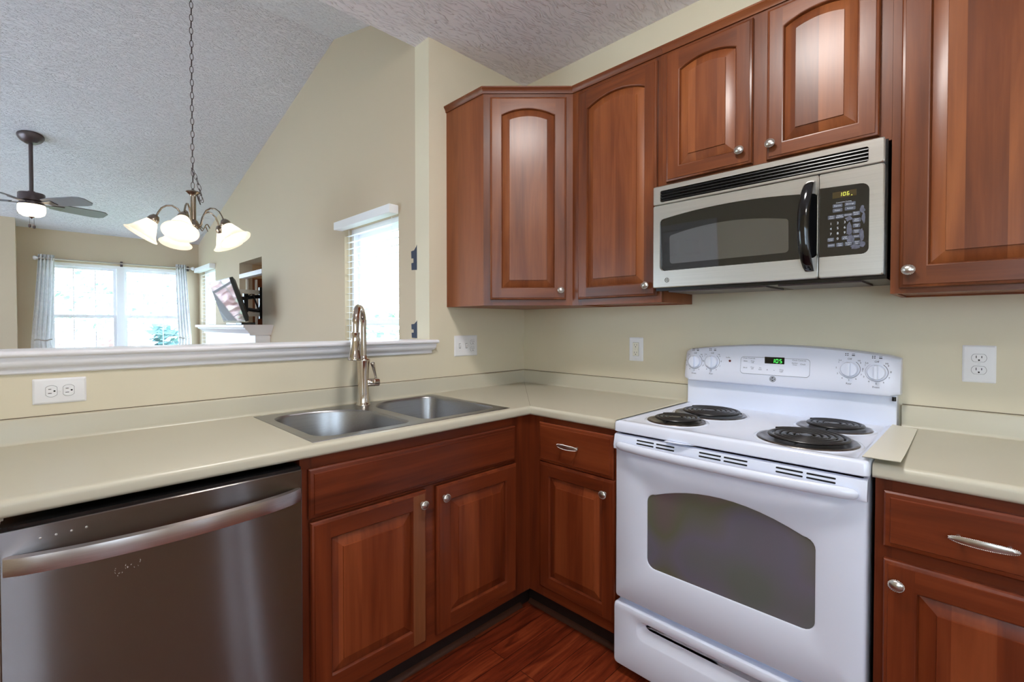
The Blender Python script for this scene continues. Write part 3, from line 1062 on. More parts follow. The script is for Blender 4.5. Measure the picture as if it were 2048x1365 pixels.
# ----------------------------------------------------------------- countertops
D = 0.632
ZK = ZC - 0.0385
HX0, HX1, HY0, HY1 = -1.545, -0.755, -0.580, -0.075     # cut-out for the sink
def nosing(y=0.0):
    r = 0.012
    P = [(0.030, ZK), (0.010, ZK)]
    P += [(r * 0 + 0.010 - 0.010 * math.sin(t), ZK + 0.010 - 0.010 * math.cos(t)) for t in [PI / 2 * k / 5 for k in range(1, 6)]]
    P += [(0.014 - 0.014 * math.cos(t), ZC - 0.014 + 0.014 * math.sin(t)) for t in [PI / 2 * k / 6 for k in range(0, 7)]]
    P += [(0.030, ZC)]
    return P
ct = empty('countertop', (0, 0, 0), 0, 'cream laminate L-shaped countertop holding the sink, from dishwasher to range', 'countertop')
m = MB()
XE = -2.6
e = 0.030
for (x0, x1, y0, y1) in ((XE, HX0, -D + e, 0), (HX1, 0, -D + e, 0), (HX0, HX1, -D + e, HY0), (HX0, HX1, HY1, 0), (-D + e, 0, -1.066, -D + e)):
    m.box(x0, x1, y0, y1, ZK, ZC)
prof = nosing()
m.loops([[(XE, -D + p[0], p[1]) for p in prof], [(-D + p[0], -D + p[0], p[1]) for p in prof], [(-D + p[0], -1.066, p[1]) for p in prof]], 0, True, True)
m.build('worktop', 'counter', ct, smooth=30)
m = MB()
def bsprof(t=0.018):
    return [(0.0, ZC), (-t - 0.010, ZC), (-t - 0.004, ZC + 0.002), (-t - 0.001, ZC + 0.006), (-t, ZC + 0.012), (-t, ZB - 0.006), (-t + 0.002, ZB - 0.002), (-t + 0.006, ZB), (0.0, ZB)]
m.loops([[(XE, p[0], p[1]) for p in bsprof()], [(p[0], p[0], p[1]) for p in bsprof()], [(p[0], -1.066, p[1]) for p in bsprof()]], 0, True, True)
m.build('backsplash', 'counter', ct, smooth=30)
m = MB()
m.box(XE, -0.001, -0.0025, 0.0, ZB, ZB + 0.002); m.box(-0.0025, 0.0, -1.066, -0.001, ZB, ZB + 0.002)
m.build('caulk_line', 'caulk', ct)
m = MB()
q = Vector((1, -1, 0)).normalized() * 0.0006
a, b = Vector((-0.02, -0.02, ZC + 0.0002)), Vector((-D + 0.004, -D + 0.004, ZC + 0.0002))
m.poly([a + q, b + q, b - q, a - q])
m.build('mitre_seam', 'counter_edge', ct, recalc=False)
ct2 = empty('countertop', (0, 0, 0), 0, 'short cream laminate countertop piece on the right of the range', 'countertop')
m = MB()
YR = -1.828
m.box(-D + e, 0, -2.35, YR, ZK, ZC)
m.loops([[(-D + p[0], YR, p[1]) for p in prof], [(-D + p[0], -2.35, p[1]) for p in prof]], 0, True, True)
m.build('worktop', 'counter', ct2, smooth=30)
m = MB()
m.loops([[(p[0], YR, p[1]) for p in bsprof()], [(p[0], -2.35, p[1]) for p in bsprof()]], 0, True, True)
m.build('backsplash', 'counter', ct2, smooth=30)
part('caulk_line', 'caulk', ct2, (-0.0025, 0.0, -2.35, YR, ZB, ZB + 0.002))

# gap strips beside the range
m = MB()
N = 8
P0, P1 = [], []
for i in range(N + 1):
    t = i / N
    x = -0.645 + 0.585 * t
    lift = 0.012 * (1 - t) ** 3
    P0.append((x, -1.808 , 0.9375 + 0.004 * (1 - t) ** 3)); P1.append((x - 0.0 * t, -1.885 + 0.012 * t, 0.9305 + lift))
P0b = [(p[0], p[1], p[2] + 0.0016) for p in P0]; P1b = [(p[0], p[1], p[2] + 0.0016) for p in P1]
ids = [m.add(l) for l in (P0, P0b, P1b, P1)]
for k in range(4):
    m.bridge(ids[k], ids[(k + 1) % 4], 0, closed=False)
tag(m.build('gap_strip', 'strip', smooth=30), 'wide cream plastic strip lifting over the gap right of the range', 'gap cover')
m = MB()
m.poly([(-0.655, -1.064, ZC + 0.0006), (-0.655, -1.090, ZC + 0.009), (-0.07, -1.092, ZC + 0.0095), (-0.07, -1.050, ZC + 0.0006)])
m.poly([(-0.655, -1.064, ZC + 0.002), (-0.655, -1.090, ZC + 0.0104), (-0.07, -1.092, ZC + 0.0109), (-0.07, -1.050, ZC + 0.002)])
tag(m.build('gap_strip', 'strip', recalc=False), 'narrow cream plastic strip over the gap left of the range', 'gap cover')

# ----------------------------------------------------------------- sink
sk = empty('kitchen_sink', (0, 0, 0), 0, 'double bowl stainless steel drop-in sink in the cream countertop', 'sink')
SX0, SX1, SY0, SY1 = -1.568, -0.735, -0.603, -0.050
ZR = ZC + 0.0022
def bowl_loop(x0, x1, y0, y1, rads, z):
    """rads: corner radii for (x0,y0),(x1,y0),(x1,y1),(x0,y1)"""
    n = 10
    P = arc(x0 + rads[0], y0 + rads[0], rads[0], PI, 1.5 * PI, n) + arc(x1 - rads[1], y0 + rads[1], rads[1], 1.5 * PI, 2 * PI, n)
    P += arc(x1 - rads[2], y1 - rads[2], rads[2], 0, PI / 2, n) + arc(x0 + rads[3], y1 - rads[3], rads[3], PI / 2, PI, n)
    return [(p[0], p[1], z) for p in P]
BL_ = (-1.538, -1.185, -0.567, -0.100, (0.07, 0.05, 0.20, 0.09))
BR_ = (-1.135, -0.765, -0.567, -0.078, (0.05, 0.05, 0.07, 0.16))
m = MB()
xm = -1.160
for (x0, x1, B) in ((SX0, xm, BL_), (xm, SX1, BR_)):
    n = 10
    inner = bowl_loop(*B, ZR)
    def edge(a, b, n): return [tuple(a[k] + (b[k] - a[k]) * i / n for k in range(3)) for i in range(n + 1)]
    # outer loop with the same number of points: quarter of the edges around each corner
    outer = []
    C4 = [(x0, SY0), (x1, SY0), (x1, SY1), (x0, SY1)]
    for k in range(4):
        c = C4[k]; pv = C4[k - 1]; nx = C4[(k + 1) % 4]
        h = n // 2
        for i in range(h):
            f = 0.5 + 0.5 * (0.6 + 0.4 * i / h) if False else i / h
            a = (c[0] + (pv[0] - c[0]) * 0.25 * (1 - f), c[1] + (pv[1] - c[1]) * 0.25 * (1 - f))
            outer.append((a[0], a[1], ZR))
        for i in range(n + 1 - h):
            f = i / (n - h)
            outer.append((c[0] + (nx[0] - c[0]) * 0.25 * f, c[1] + (nx[1] - c[1]) * 0.25 * f, ZR))
    m.loops([outer, inner], 0, False, False)
m.loops([[(x, y, z) for x, y in ((SX0 - g, SY0 - g), (SX1 + g, SY0 - g), (SX1 + g, SY1 + g), (SX0 - g, SY1 + g))] for g, z in ((0.0, ZR), (0.002, ZR - 0.0005), (0.003, ZC + 0.0002))], 0, False, False)
m.build('rim', 'steel_sink', sk, recalc=False)
for B, dep, lab in ((BL_, 0.20, 'left bowl'), (BR_, 0.17, 'right bowl')):
    m = MB()
    x0, x1, y0, y1, rd = B
    L = []
    for dd, z in ((0, ZR), (0.003, ZR - 0.003), (0.005, ZR - 0.010), (0.014, ZC - dep + 0.04), (0.022, ZC - dep + 0.015), (0.04, ZC - dep + 0.003), (0.06, ZC - dep)):
        L.append(bowl_loop(x0 + dd, x1 - dd, y0 + dd, y1 - dd, [max(r - dd * 0.4, 0.02) for r in rd], z))
    m.loops(L, 0, False, True)
    b = m.build('bowl', 'steel_sink', sk, smooth=60, recalc=False); b['label'] = lab
    m = MB(); m.lathe([(0.057, 0.001), (0.055, 0.003), (0.040, 0.002), (0.036, -0.004), (0.001, -0.006)], ((x0 + x1) / 2, (y0 + y1) / 2, ZC - dep + 0.001)); m.build('drain', 'chrome', b, smooth=40)

# ----------------------------------------------------------------- faucet
FX, FY = -1.140, -0.098
fc = empty('kitchen_faucet', (FX, FY, ZR), 0, 'polished nickel gooseneck pull-down faucet standing behind the sink', 'faucet')
m = MB()
m.lathe([(0.030, 0), (0.030, 0.004), (0.027, 0.008), (0.0255, 0.015), (0.024, 0.05), (0.0238, 0.10), (0.0255, 0.15), (0.028, 0.185), (0.0295, 0.196), (0.030, 0.200), (0.028, 0.204), (0.021, 0.207), (0.0175, 0.214), (0.0155, 0.219)], n=32)
m.build('body', 'chrome', fc, smooth=45)
sd = Vector((-0.636, -0.772, 0)).normalized()
m = MB()
Rr, z0 = 0.072, 0.355
path = [Vector((0, 0, 0.215)), Vector((0, 0, 0.28)), Vector((0, 0, 0.33))]
for k in range(0, 15):
    a = PI * k / 15
    path.append(sd * (Rr - Rr * math.cos(a)) + Vector((0, 0, z0 + 0.073 * math.sin(a))))
path += [sd * (2 * Rr) + Vector((0, 0, z0)), sd * (2 * Rr + 0.003) + Vector((0, 0, 0.322))]
rr = [0.0145] * len(path)
m.tube(path, rr, 18)
m.build('spout', 'chrome', fc, smooth=50)
m = MB()
hd = (sd * 0.10 + Vector((0, 0, -1))).normalized()
q = Vector((0, 0, -1)).rotation_difference(hd).to_matrix()
m.lathe([(0.0155, 0.0), (0.0185, -0.002), (0.0185, -0.006), (0.0165, -0.009), (0.0175, -0.04), (0.0205, -0.075), (0.0255, -0.103), (0.0275, -0.110), (0.0275, -0.115), (0.025, -0.117), (0.005, -0.117)], sd * (2 * Rr + 0.003) + Vector((0, 0, 0.324)), n=28, rot=q)
sh = m.build('spray_head', 'chrome', fc, smooth=45)
# spray buttons on the side of the head
ct_ = sd * (2 * Rr + 0.003) + Vector((0, 0, 0.324))
side = Vector((0.60, -0.80, 0)).normalized()
m = MB()
for dz, h in ((0.030, 0.008), (0.062, 0.019)):
    c = ct_ + hd * dz
    m.lathe([(0.006, 0.0), (0.0055, 0.004), (0.003, 0.005)], c + side * 0.0165, 'z', 12, sy=h / 0.007, rot=(Vector((0, 0, 1)).rotation_difference(side)).to_matrix())
m.build('spray_button', 'nickel', sh, smooth=50)
m = MB()
hx = Vector((0.93, -0.37, 0)).normalized()
def along(L):
    return [((hx * a) + Vector((0, 0, 0.098))) for a in L]
m.tube(along([0.018, 0.045, 0.046, 0.049, 0.050, 0.066, 0.070, 0.071]), [0.0175, 0.0175, 0.0185, 0.0185, 0.0178, 0.0175, 0.0145, 0.006], 20)
ho = m.build('valve', 'chrome', fc, smooth=45)
m = MB()
b0 = hx * 0.056 + Vector((0, 0, 0.112))
tp = b0 + hx * -0.022 + Vector((0.0, -0.012, 0.075))
m.tube([b0, b0.lerp(tp, 0.3), b0.lerp(tp, 0.7), b0.lerp(tp, 0.95), tp], [0.0048, 0.0055, 0.0075, 0.0098, 0.0085], 14)
m.build('lever', 'chrome', fc, smooth=45)

# ----------------------------------------------------------------- range
rg = empty('electric_range', (-0.652, -1.073, 0), RZ, 'white electric coil range with oven, between the cherry cabinets', 'stove')
RW = 0.752
part('body', 'enamel', rg, (0.004, RW - 0.004, 0.035, 0.645, 0.03, 0.90))
for x in (0.03, RW - 0.06):
    for y in (0.06, 0.58):
        part('foot', 'black', rg, (x, x + 0.03, y, y + 0.03, 0, 0.032))
# cooktop with raised rim
m = MB()
def ctl(d, z): return [(x, y, z) for x, y in rrect(d, RW - d, -0.006 + d, 0.600, 0.012, 4)]
m.loops([ctl(0.004, 0.893), ctl(0.0, 0.896), ctl(0.0, 0.925), ctl(0.003, 0.931), ctl(0.008, 0.9335), ctl(0.026, 0.9335), ctl(0.030, 0.931), ctl(0.034, 0.9295)], 0, True, True)
m.build('cooktop', 'enamel', rg, smooth=40)
# burners: local x = -1.073 - y, local y = x + 0.652
for (bx_, by_, br_, turns, lab) in ((0.163, 0.153, 0.098, 4, 'small front left burner'), (0.195, 0.378, 0.127, 5, 'large rear left burner'), (0.574, 0.163, 0.131, 5, 'large front right burner'), (0.594, 0.432, 0.106, 4, 'small rear right burner')):
    m = MB()
    m.lathe([(br_ + 0.014, 0.9297), (br_ + 0.012, 0.9318), (br_ + 0.006, 0.9322), (br_ + 0.003, 0.9316)], (bx_, by_, 0), n=48, mat=0, cap=False)
    bo = m.build('burner', 'enamel', rg, smooth=60); bo['label'] = lab
    m = MB()
    m.lathe([(br_ + 0.004, 0.9320), (br_ + 0.002, 0.9345), (br_ - 0.006, 0.9350), (br_ - 0.012, 0.9335), (br_ - 0.02, 0.9305), (0.03, 0.9300), (0.001, 0.9300)], (bx_, by_, 0), n=48, cap=False)
    m.build('drip_pan', 'pan', bo, smooth=60)
    m = MB()
    r0, r1 = 0.020, br_ - 0.017
    npt = turns * 34
    P = [(bx_ + (r0 + (r1 - r0) * i / npt) * math.cos(2 * PI * turns * i / npt + 2.6), by_ + (r0 + (r1 - r0) * i / npt) * math.sin(2 * PI * turns * i / npt + 2.6), 0.9435) for i in range(npt + 1)]
    m.tube(P, 0.0052, 8, squash=(0.85, 1.25))
    m.lathe([(0.017, 0.938), (0.017, 0.947), (0.001, 0.947)], (bx_, by_, 0), n=20)
    for k in range(3):
        a = 2 * PI * k / 3 + 0.5
        m.tube([(bx_ + 0.015 * math.cos(a), by_ + 0.015 * math.sin(a), 0.9375), (bx_ + (r1 + 0.004) * math.cos(a), by_ + (r1 + 0.004) * math.sin(a), 0.9375)], 0.0028, 6)
    m.build('coil', 'coil', bo, smooth=50)
# backguard
part('backguard', 'enamel', rg, (0.006, RW - 0.006, 0.592, 0.645, 0.925, 1.04), bevel=0.004)
m = MB()
secs = []
NS = 28
def ytop(u): return 1.172 + 0.031 * (1 - (2 * u - 1) ** 2)
for i in range(NS + 1):
    u = i / NS
    x = -0.003 + (RW + 0.006) * u
    dd = min(u, 1 - u) * RW
    k = 1.0 if dd > 0.03 else math.sqrt(max(0.0, 1 - (1 - dd / 0.03) ** 2)) * 0.55 + 0.45
    zt, zb = ytop(u), 1.036
    zm = (zt + zb) / 2
    hz = (zt - zb) / 2 * (0.86 + 0.14 * k)
    zt, zb = zm + hz, zm - hz
    fy = 0.603 - 0.043 * k
    tl = 0.018
    secs.append([(x, 0.645, zb), (x, fy + 0.014, zb), (x, fy + 0.004, zb + 0.004), (x, fy, zb + 0.014), (x, fy + tl * 0.5, zm), (x, fy + tl, zt - 0.018), (x, fy + tl + 0.006, zt - 0.005), (x, fy + tl + 0.018, zt), (x, 0.645, zt)])
m.loops(secs, 0, True, True)
con = m.build('control_console', 'enamel2', rg, smooth=40)
def yf(z): return 0.560 + 0.018 * (z - 1.05) / (1.17 - 1.05) - 0.0008
TL = 0.15
for (kx, kz, lab, nm) in ((0.049, 1.121, 'front left burner knob', 'Front'), (0.124, 1.124, 'rear left burner knob', 'Rear'), (0.614, 1.124, 'rear right burner knob', 'Rear'), (0.692, 1.118, 'front right burner knob', 'Front')):
    y = yf(kz)
    m = MB()
    m.lathe([(0.0262, 0.0), (0.0255, 0.010), (0.0235, 0.013), (0.001, 0.0135)], (kx, y, kz), 'y', 28)
    m.loops([[(kx - 0.006, y - 0.010, kz - 0.025), (kx + 0.006, y - 0.010, kz - 0.025), (kx + 0.006, y - 0.010, kz + 0.025), (kx - 0.006, y - 0.010, kz + 0.025)],
             [(kx - 0.004, y - 0.026, kz - 0.023), (kx + 0.004, y - 0.026, kz - 0.023), (kx + 0.004, y - 0.026, kz + 0.023), (kx - 0.004, y - 0.026, kz + 0.023)]])
    ko = m.build('knob', 'enamel', rg, smooth=30); ko['label'] = lab
    m = MB()
    segs = 40
    for i in range(segs):
        a0 = PI / 2 + 0.62 + (2 * PI - 1.24) * i / segs
        a1 = PI / 2 + 0.62 + (2 * PI - 1.24) * (i + 1) / segs
        w_ = 0.0004 + 0.0011 * i / segs
        q = [(r * math.cos(a), r * math.sin(a)) for r, a in ((0.0315, a0), (0.0315, a1), (0.0315 + w_, a1), (0.0315 + w_, a0))]
        m.poly([(kx + p[0], yf(kz + p[1]) + 0.0001, kz + p[1]) for p in q])
    for k in range(9):
        a = PI / 2 + 0.95 + (2 * PI - 1.9) * k / 8
        zz = kz + 0.0395 * math.sin(a)
        m.text(str(k + 1), kx + 0.0395 * math.cos(a), yf(zz), zz, 0.0085, tilt=TL)
    for s_, tx in ((-1, 'Lo'), (1, 'Hi')):
        m.text(tx, kx + s_ * 0.028, yf(kz + 0.031), kz + 0.031, 0.009, tilt=TL)
    m.text('Off', kx, yf(kz + 0.036), kz + 0.036, 0.0095, tilt=TL)
    m.text(nm, kx, yf(kz - 0.052), kz - 0.052, 0.009, tilt=TL)
    for j in range(4):
        c = (kx - 0.012 + (j % 2) * 0.006, kz + 0.049 + (j // 2) * 0.006)
        m.poly([(c[0] + 0.002 * math.cos(t), yf(c[1]), c[1] + 0.002 * math.sin(t)) for t in [2 * PI * i / 8 for i in range(8)]])
    m.box(kx + 0.006, kx + 0.015, yf(kz + .052) - 0.0003, yf(kz + .052), kz + 0.0475, kz + 0.051); m.box(kx + 0.006, kx + 0.015, yf(kz + .056) - 0.0003, yf(kz + .056), kz + 0.054, kz + 0.0555)
    m.build('dial_marks', 'ink', ko, recalc=False)
# electronic control pad
m = MB()
P = rrect(0.243, 0.492, 1.083, 1.152, 0.012, 5)
m.loops([[(p[0], yf(p[1]) + 0.0002, p[1]) for p in P], [(p[0], yf(p[1]) - 0.0012, p[1]) for p in P], [(p[0] * 0.986 + 0.0051, yf(p[1]) - 0.0006, (p[1] - 1.1175) * 0.95 + 1.1175) for p in P]], 0, False, True)
pad = m.build('oven_control_pad', 'enamel2', rg, smooth=30)
m = MB()
for P_ in [P]:
    n = len(P_)
    for i in range(n):
        a, b = P_[i], P_[(i + 1) % n]
        c = (0.3675, 1.1175)
        s_ = 0.985
        a2 = (c[0] + (a[0] - c[0]) * 0.994, c[1] + (a[1] - c[1]) * 0.97); b2 = (c[0] + (b[0] - c[0]) * 0.994, c[1] + (b[1] - c[1]) * 0.97)
        m.poly([(p[0], yf(p[1]) - 0.0016, p[1]) for p in (a, b, b2, a2)])
tx = lambda s_, x, z, sz=0.0075: m.text(s_, x, yf(z) - 0.0012, z, sz, tilt=TL)
tx('Oven Controls', 0.275, 1.146); tx('Bake', 0.262, 1.134); tx('Oven\nOff', 0.289, 1.132, .0065); tx('Broil', 0.262, 1.107); tx('Clear\nOff', 0.289, 1.107, .0065)
tx('Set\nStart', 0.319, 1.106, .0065); tx('+', 0.345, 1.103, .011); tx('-', 0.370, 1.104, .014); tx('Oven\nLight', 0.396, 1.103, .0065)
tx('Clock Controls', 0.455, 1.146); tx('Kitchen\nTimer', 0.441, 1.132, .0065); tx('Clock', 0.468, 1.132)
m.build('lettering', 'ink', pad, recalc=False)
m = MB()
for (x, z, w_, h_) in ((0.262, 1.134, .022, .009), (0.289, 1.132, .020, .013), (0.262, 1.107, .022, .009), (0.289, 1.107, .022, .013), (0.319, 1.106, .018, .012), (0.345, 1.103, .016, .012), (0.370, 1.104, .016, .012), (0.396, 1.103, .018, .012), (0.441, 1.132, .022, .012), (0.468, 1.132, .020, .010)):
    pass
disp = part('display', 'black_gloss', pad, (0.334, 0.405, yf(1.145) - 0.0035, yf(1.145) + 0.004, 1.128, 1.155), bevel=0.001)
def seg7(m, ch, x, y, z, w_, h, t, slant=0.08):
    S = {'0': 'abcdef', '1': 'bc', '5': 'afgcd', '6': 'afgedc'}[ch]
    def bar(x0, x1, z0, z1):
        m.poly([(x + a + (b) * slant, y, z + b) for a, b in ((x0, z0), (x1, z0), (x1, z1), (x0, z1))])
    hh = h / 2
    for c in S:
        if c == 'a': bar(t, w_ - t, h - t, h)
        if c == 'g': bar(t, w_ - t, hh - t / 2, hh + t / 2)
        if c == 'd': bar(t, w_ - t, 0, t)
        if c == 'f': bar(0, t, hh + t * .3, h - t * .3)
        if c == 'b': bar(w_ - t, w_, hh + t * .3, h - t * .3)
        if c == 'e': bar(0, t, t * .3, hh - t * .3)
        if c == 'c': bar(w_ - t, w_, t * .3, hh - t * .3)
m = MB()
yd = yf(1.145) - 0.0042
for ch, x in (('1', 0.360), ('0', 0.3735), ('5', 0.387)):
    seg7(m, ch, x, yd, 1.1325, 0.0095, 0.0155, 0.0021)
for z in (1.1365, 1.1435):
    m.poly([(0.3705 + a, yd, z + b) for a, b in ((0, 0), (0.0016, 0), (0.0016, 0.0018), (0, 0.0018))])
m.build('clock_digits', 'led_green', pad, recalc=False)

def badge(parent, x, y, z, r, mats):
    """round monogram badge"""
    m = MB()
    m.lathe([(r, 0.0), (r, 0.0012), (r * 0.9, 0.0016), (0.0005, 0.0016)], (x, y, z), 'y', 28, 0)
    for rr_ in (0.86,):
        for i in range(28):
            a0, a1 = 2 * PI * i / 28, 2 * PI * (i + 1) / 28
            m.poly([(x + r * k * math.cos(a), y - 0.0019, z + r * k * math.sin(a)) for k, a in ((rr_, a0), (rr_, a1), (rr_ - 0.1, a1), (rr_ - 0.1, a0))], 1)
    m.text('GE', x, y - 0.0016, z, r * 0.95, 1)
    for k in range(4):
        a = PI / 4 + k * PI / 2
        c = (x + r * 0.62 * math.cos(a), z + r * 0.62 * math.sin(a))
        m.poly([(c[0] + r * .1 * math.cos(t), y - 0.0019, c[1] + r * .1 * math.sin(t)) for t in [2 * PI * i / 8 for i in range(8)]], 1)
    return m.build('badge', mats, parent, recalc=False)
badge(rg, 0.366, yf(1.068), 1.068, 0.0115, ('ink', 'enamel2'))
m = MB(); m.lathe([(0.005, 0), (0.0045, 0.002), (0.001, 0.003)], (0.199, yf(1.131), 1.131), 'y', 14); il = m.build('indicator_lamp', 'red_lamp', rg, smooth=40)
m = MB(); m.text('Surface On', 0.199, yf(1.145), 1.145, 0.0075, tilt=TL); m.build('lettering', 'ink', il, recalc=False)
m = MB(); m.tube([(RW - 0.012, 0.575, 1.036), (RW - 0.012, 0.575, 1.022)], 0.006, 10); m.build('bumper', 'black', rg, smooth=40)
# oven door
ZD0, ZD1 = 0.284, 0.886
m = MB()
def od(d, y, r=0.010): return [(x, y, z) for x, z in rrect(0.004 + d, RW - 0.004 - d, ZD0 + d, ZD1 - d, r, 5)]
def wn(d, y): return [(x, y, z) for x, z in rrect(0.130 + d, 0.636 - d, 0.434 + d, 0.696 - d, 0.030, 5, rise=0.046)]
m.loops([od(0, 0.035), od(0, 0.008), od(0.002, 0.003), od(0.006, 0.0), wn(-0.004, 0.0), wn(0.0, 0.002), wn(0.002, 0.008)], 0, True, False)
dO = m.build('oven_door', 'enamel', rg, smooth=35)
m = MB(); m.face(m.add(wn(0.001, 0.005))); m.build('oven_window', 'oven_glass', dO)
# vented top band and bowed handle
m = MB(); m.extrude([(0.004, 0.828), (-0.010, 0.832), (-0.012, 0.846), (-0.004, 0.882), (0.004, 0.886), (0.03, 0.886)], 'x', 0.003, RW - 0.003); m.build('vent_band', 'enamel', dO, smooth=40)
m = MB()
for x0, x1 in ((0.094, 0.160), (0.168, 0.234), (0.316, 0.385), (0.393, 0.462), (0.538, 0.606), (0.614, 0.682)):
    for z in (0.864, 0.875):
        y = -0.012 + (z - 0.846) / 0.036 * 0.008
        m = MB()
        m.poly([(a, y - 0.0006 + (b - z) * 0.22, b) for a, b in rrect(x0, x1, z - 0.0024, z + 0.0024, 0.0023, 3)])
        m.build('vent_slot', 'dark', dO, recalc=False)

m = MB(); N = 26; rows = []
for i in range(N + 1):
    t = -1 + 2 * i / N
    t = math.sin(t * PI / 2)
    x = RW / 2 + t * (RW / 2 - 0.018)
    g = (1 - abs(t) ** 2.6)
    yy = -0.019 - 0.027 * g
    k = math.sqrt(max(0.02, 1 - abs(t) ** 40))
    rows.append([(x, yy + 0.010 * math.cos(a) * k, 0.848 + 0.0155 * k * math.sin(a)) for a in [2 * PI * j / 14 for j in range(14)]])
m.loops(rows, 0, True, True); m.build('handle', 'enamel', dO, smooth=60)
m = MB(); m.loops([[(0.205, -0.006, 0.8925), (0.305, -0.002, 0.8925), (0.255, -0.020, 0.8925), (0.205, -0.022, 0.8925)], [(0.205, -0.006, 0.8945), (0.305, -0.002, 0.8945), (0.255, -0.020, 0.8945), (0.205, -0.022, 0.8945)]], 0, True, True); m.build('latch_tab', 'enamel', rg)
# storage drawer with scooped grip
m = MB()
def dd_(d, y): return [(x, y, z) for x, z in rrect(0.0 + d, RW - d, 0.036 + d, 0.264 - d, 0.012, 5)]
def sc(d, y, dz=0.0): return [(x, y, z + dz) for x, z in rrect(0.095 + d, RW - 0.095 - d, 0.165 + d, 0.232 - d, 0.028, 5)]
m.loops([dd_(0, 0.035), dd_(0, 0.004), dd_(0.003, -0.002), dd_(0.008, -0.004), sc(-0.003, -0.004), sc(0.0, -0.002), sc(0.006, 0.003, 0.004), sc(0.014, 0.010, 0.011), sc(0.022, 0.012, 0.018)], 0, True, True)
m.build('storage_drawer', 'enamel', rg, smooth=40)

# ----------------------------------------------------------------- microwave
mw = empty('microwave', (-0.335, -1.052, 1.4365), RZ, 'stainless over-the-range microwave with black bow handle, below the cherry cabinets', 'microwave')
MWW, MWH = 0.758, 0.418
part('body', 'black', mw, (0.004, MWW + 0.006, 0.022, 0.33, -0.012, MWH - 0.004))
m = MB(); m.box(0.05, 0.42, 0.04, 0.26, -0.017, -0.012); m.box(0.46, 0.70, 0.04, 0.26, -0.017, -0.012); m.build('bottom_vent', 'fan_metal', mw)
# top trim with louvres
m = MB()
def ro(x0, x1, z0, z1, d, y, r=0.006): return [(x, y, z) for x, z in rrect(x0 + d, x1 - d, z0 + d, z1 - d, r, 4)]
m.loops([ro(0, MWW, 0.341, MWH, 0, 0.022), ro(0, MWW, 0.341, MWH, 0, 0.003), ro(0, MWW, 0.341, MWH, 0.003, 0.0), ro(0.032, 0.719, 0.350, 0.397, 0.0, 0.0), ro(0.032, 0.719, 0.350, 0.397, 0.001, 0.012)], 0, True, False)
tt = m.build('top_trim', 'steel_mw', mw, smooth=35)
m = MB(); m.box(0.033, 0.718, 0.010, 0.014, 0.351, 0.396)
for k in range(4):
    z = 0.3535 + 0.0112 * k
    m.extrude([(0.010, z), (0.001, z + 0.001), (0.0015, z + 0.004), (0.010, z + 0.0085)], 'x', 0.033, 0.718)
m.build('louvre', 'black', tt)
# door
m = MB()
m.loops([ro(0, 0.588, 0.0, 0.339, 0, 0.022), ro(0, 0.588, 0.0, 0.339, 0, 0.003), ro(0, 0.588, 0, 0.339, 0.003, 0.0), [(x, 0.0, z) for x, z in rrect(0.031, 0.5875, 0.068, 0.281, 0.018, 4, 0.018)], [(x, 0.018, z) for x, z in rrect(0.032, 0.587, 0.069, 0.280, 0.018, 4, 0.018)]], 0, True, False)
md = m.build('door', 'steel_mw', mw, smooth=35)
m = MB(); m.face(m.add([(x, 0.0025 + (0.299 - z) * 0.045, z) for x, z in rrect(0.0312, 0.5873, 0.0683, 0.2807, 0.018, 4, 0.018)])); m.build('door_window', 'mwglass', md)
m = MB(); m.face(m.add([(x, 0.0017 + (0.299 - z) * 0.045, z) for x, z in rrect(0.070, 0.500, 0.096, 0.212, 0.012, 4, 0.022)])); m.build('viewing_screen', 'mwglass2', md)
m = MB(); N = 20; rows = []
for i in range(N + 1):
    t = -1 + 2 * i / N
    z = 0.172 + t * 0.148
    yy = -0.004 - 0.044 * (1 - t * t) ** 0.6
    x = 0.566 - 0.010 * (1 - t * t)
    hw = 0.0175 * (0.75 + 0.25 * (1 - t ** 6))
    rows.append([(x + hw * math.cos(a), yy + 0.010 * math.sin(a), z) for a in [2 * PI * j / 14 for j in range(14)]])
m.loops(rows, 0, True, True); m.build('handle', 'black_gloss', md, smooth=60)
badge(md, 0.063, 0.0, 0.030, 0.0105, ('nickel', 'black'))
# control side
m = MB()
m.loops([ro(0.590, MWW, 0.0, 0.339, 0, 0.022), ro(0.590, MWW, 0.0, 0.339, 0, 0.003), ro(0.590, MWW, 0, 0.339, 0.003, 0.0)], 0, True, True)
cs = m.build('control_panel', 'steel_mw', mw, smooth=35)
m = MB(); P = [(0.5915, 0.068)] + arc(0.722 - 0.018, 0.068 + 0.018, 0.018, 1.5 * PI, 2 * PI, 5) + arc(0.722 - 0.022, 0.281 - 0.022 + 0.006, 0.022, 0, PI / 2, 5) + [(0.5915, 0.292)]
m.loops([[(x, 0.001, z) for x, z in P], [(x, -0.001, z) for x, z in P]]); cp = m.build('keypad', 'mwglass', cs)
part('display', 'led_back', cp, (0.627, 0.690, -0.0022, 0.0, 0.252, 0.272))
m = MB()
for ch, x in (('1', 0.645), ('0', 0.6555), ('6', 0.665)):
    seg7(m, ch, x, -0.0027, 0.2565, 0.0062, 0.0115, 0.0011)
for z in (0.2595, 0.2645):
    m.poly([(0.6535 + a, -0.0027, z + b) for a, b in ((0, 0), (0.0011, 0), (0.0011, 0.0012), (0, 0.0012))])
m.poly([(0.676, -0.0027, 0.2545), (0.680, -0.0027, 0.2545), (0.678, -0.0027, 0.257)])
m.build('clock_digits', 'led_yellow', cp, recalc=False)
m = MB(); mk = MB()
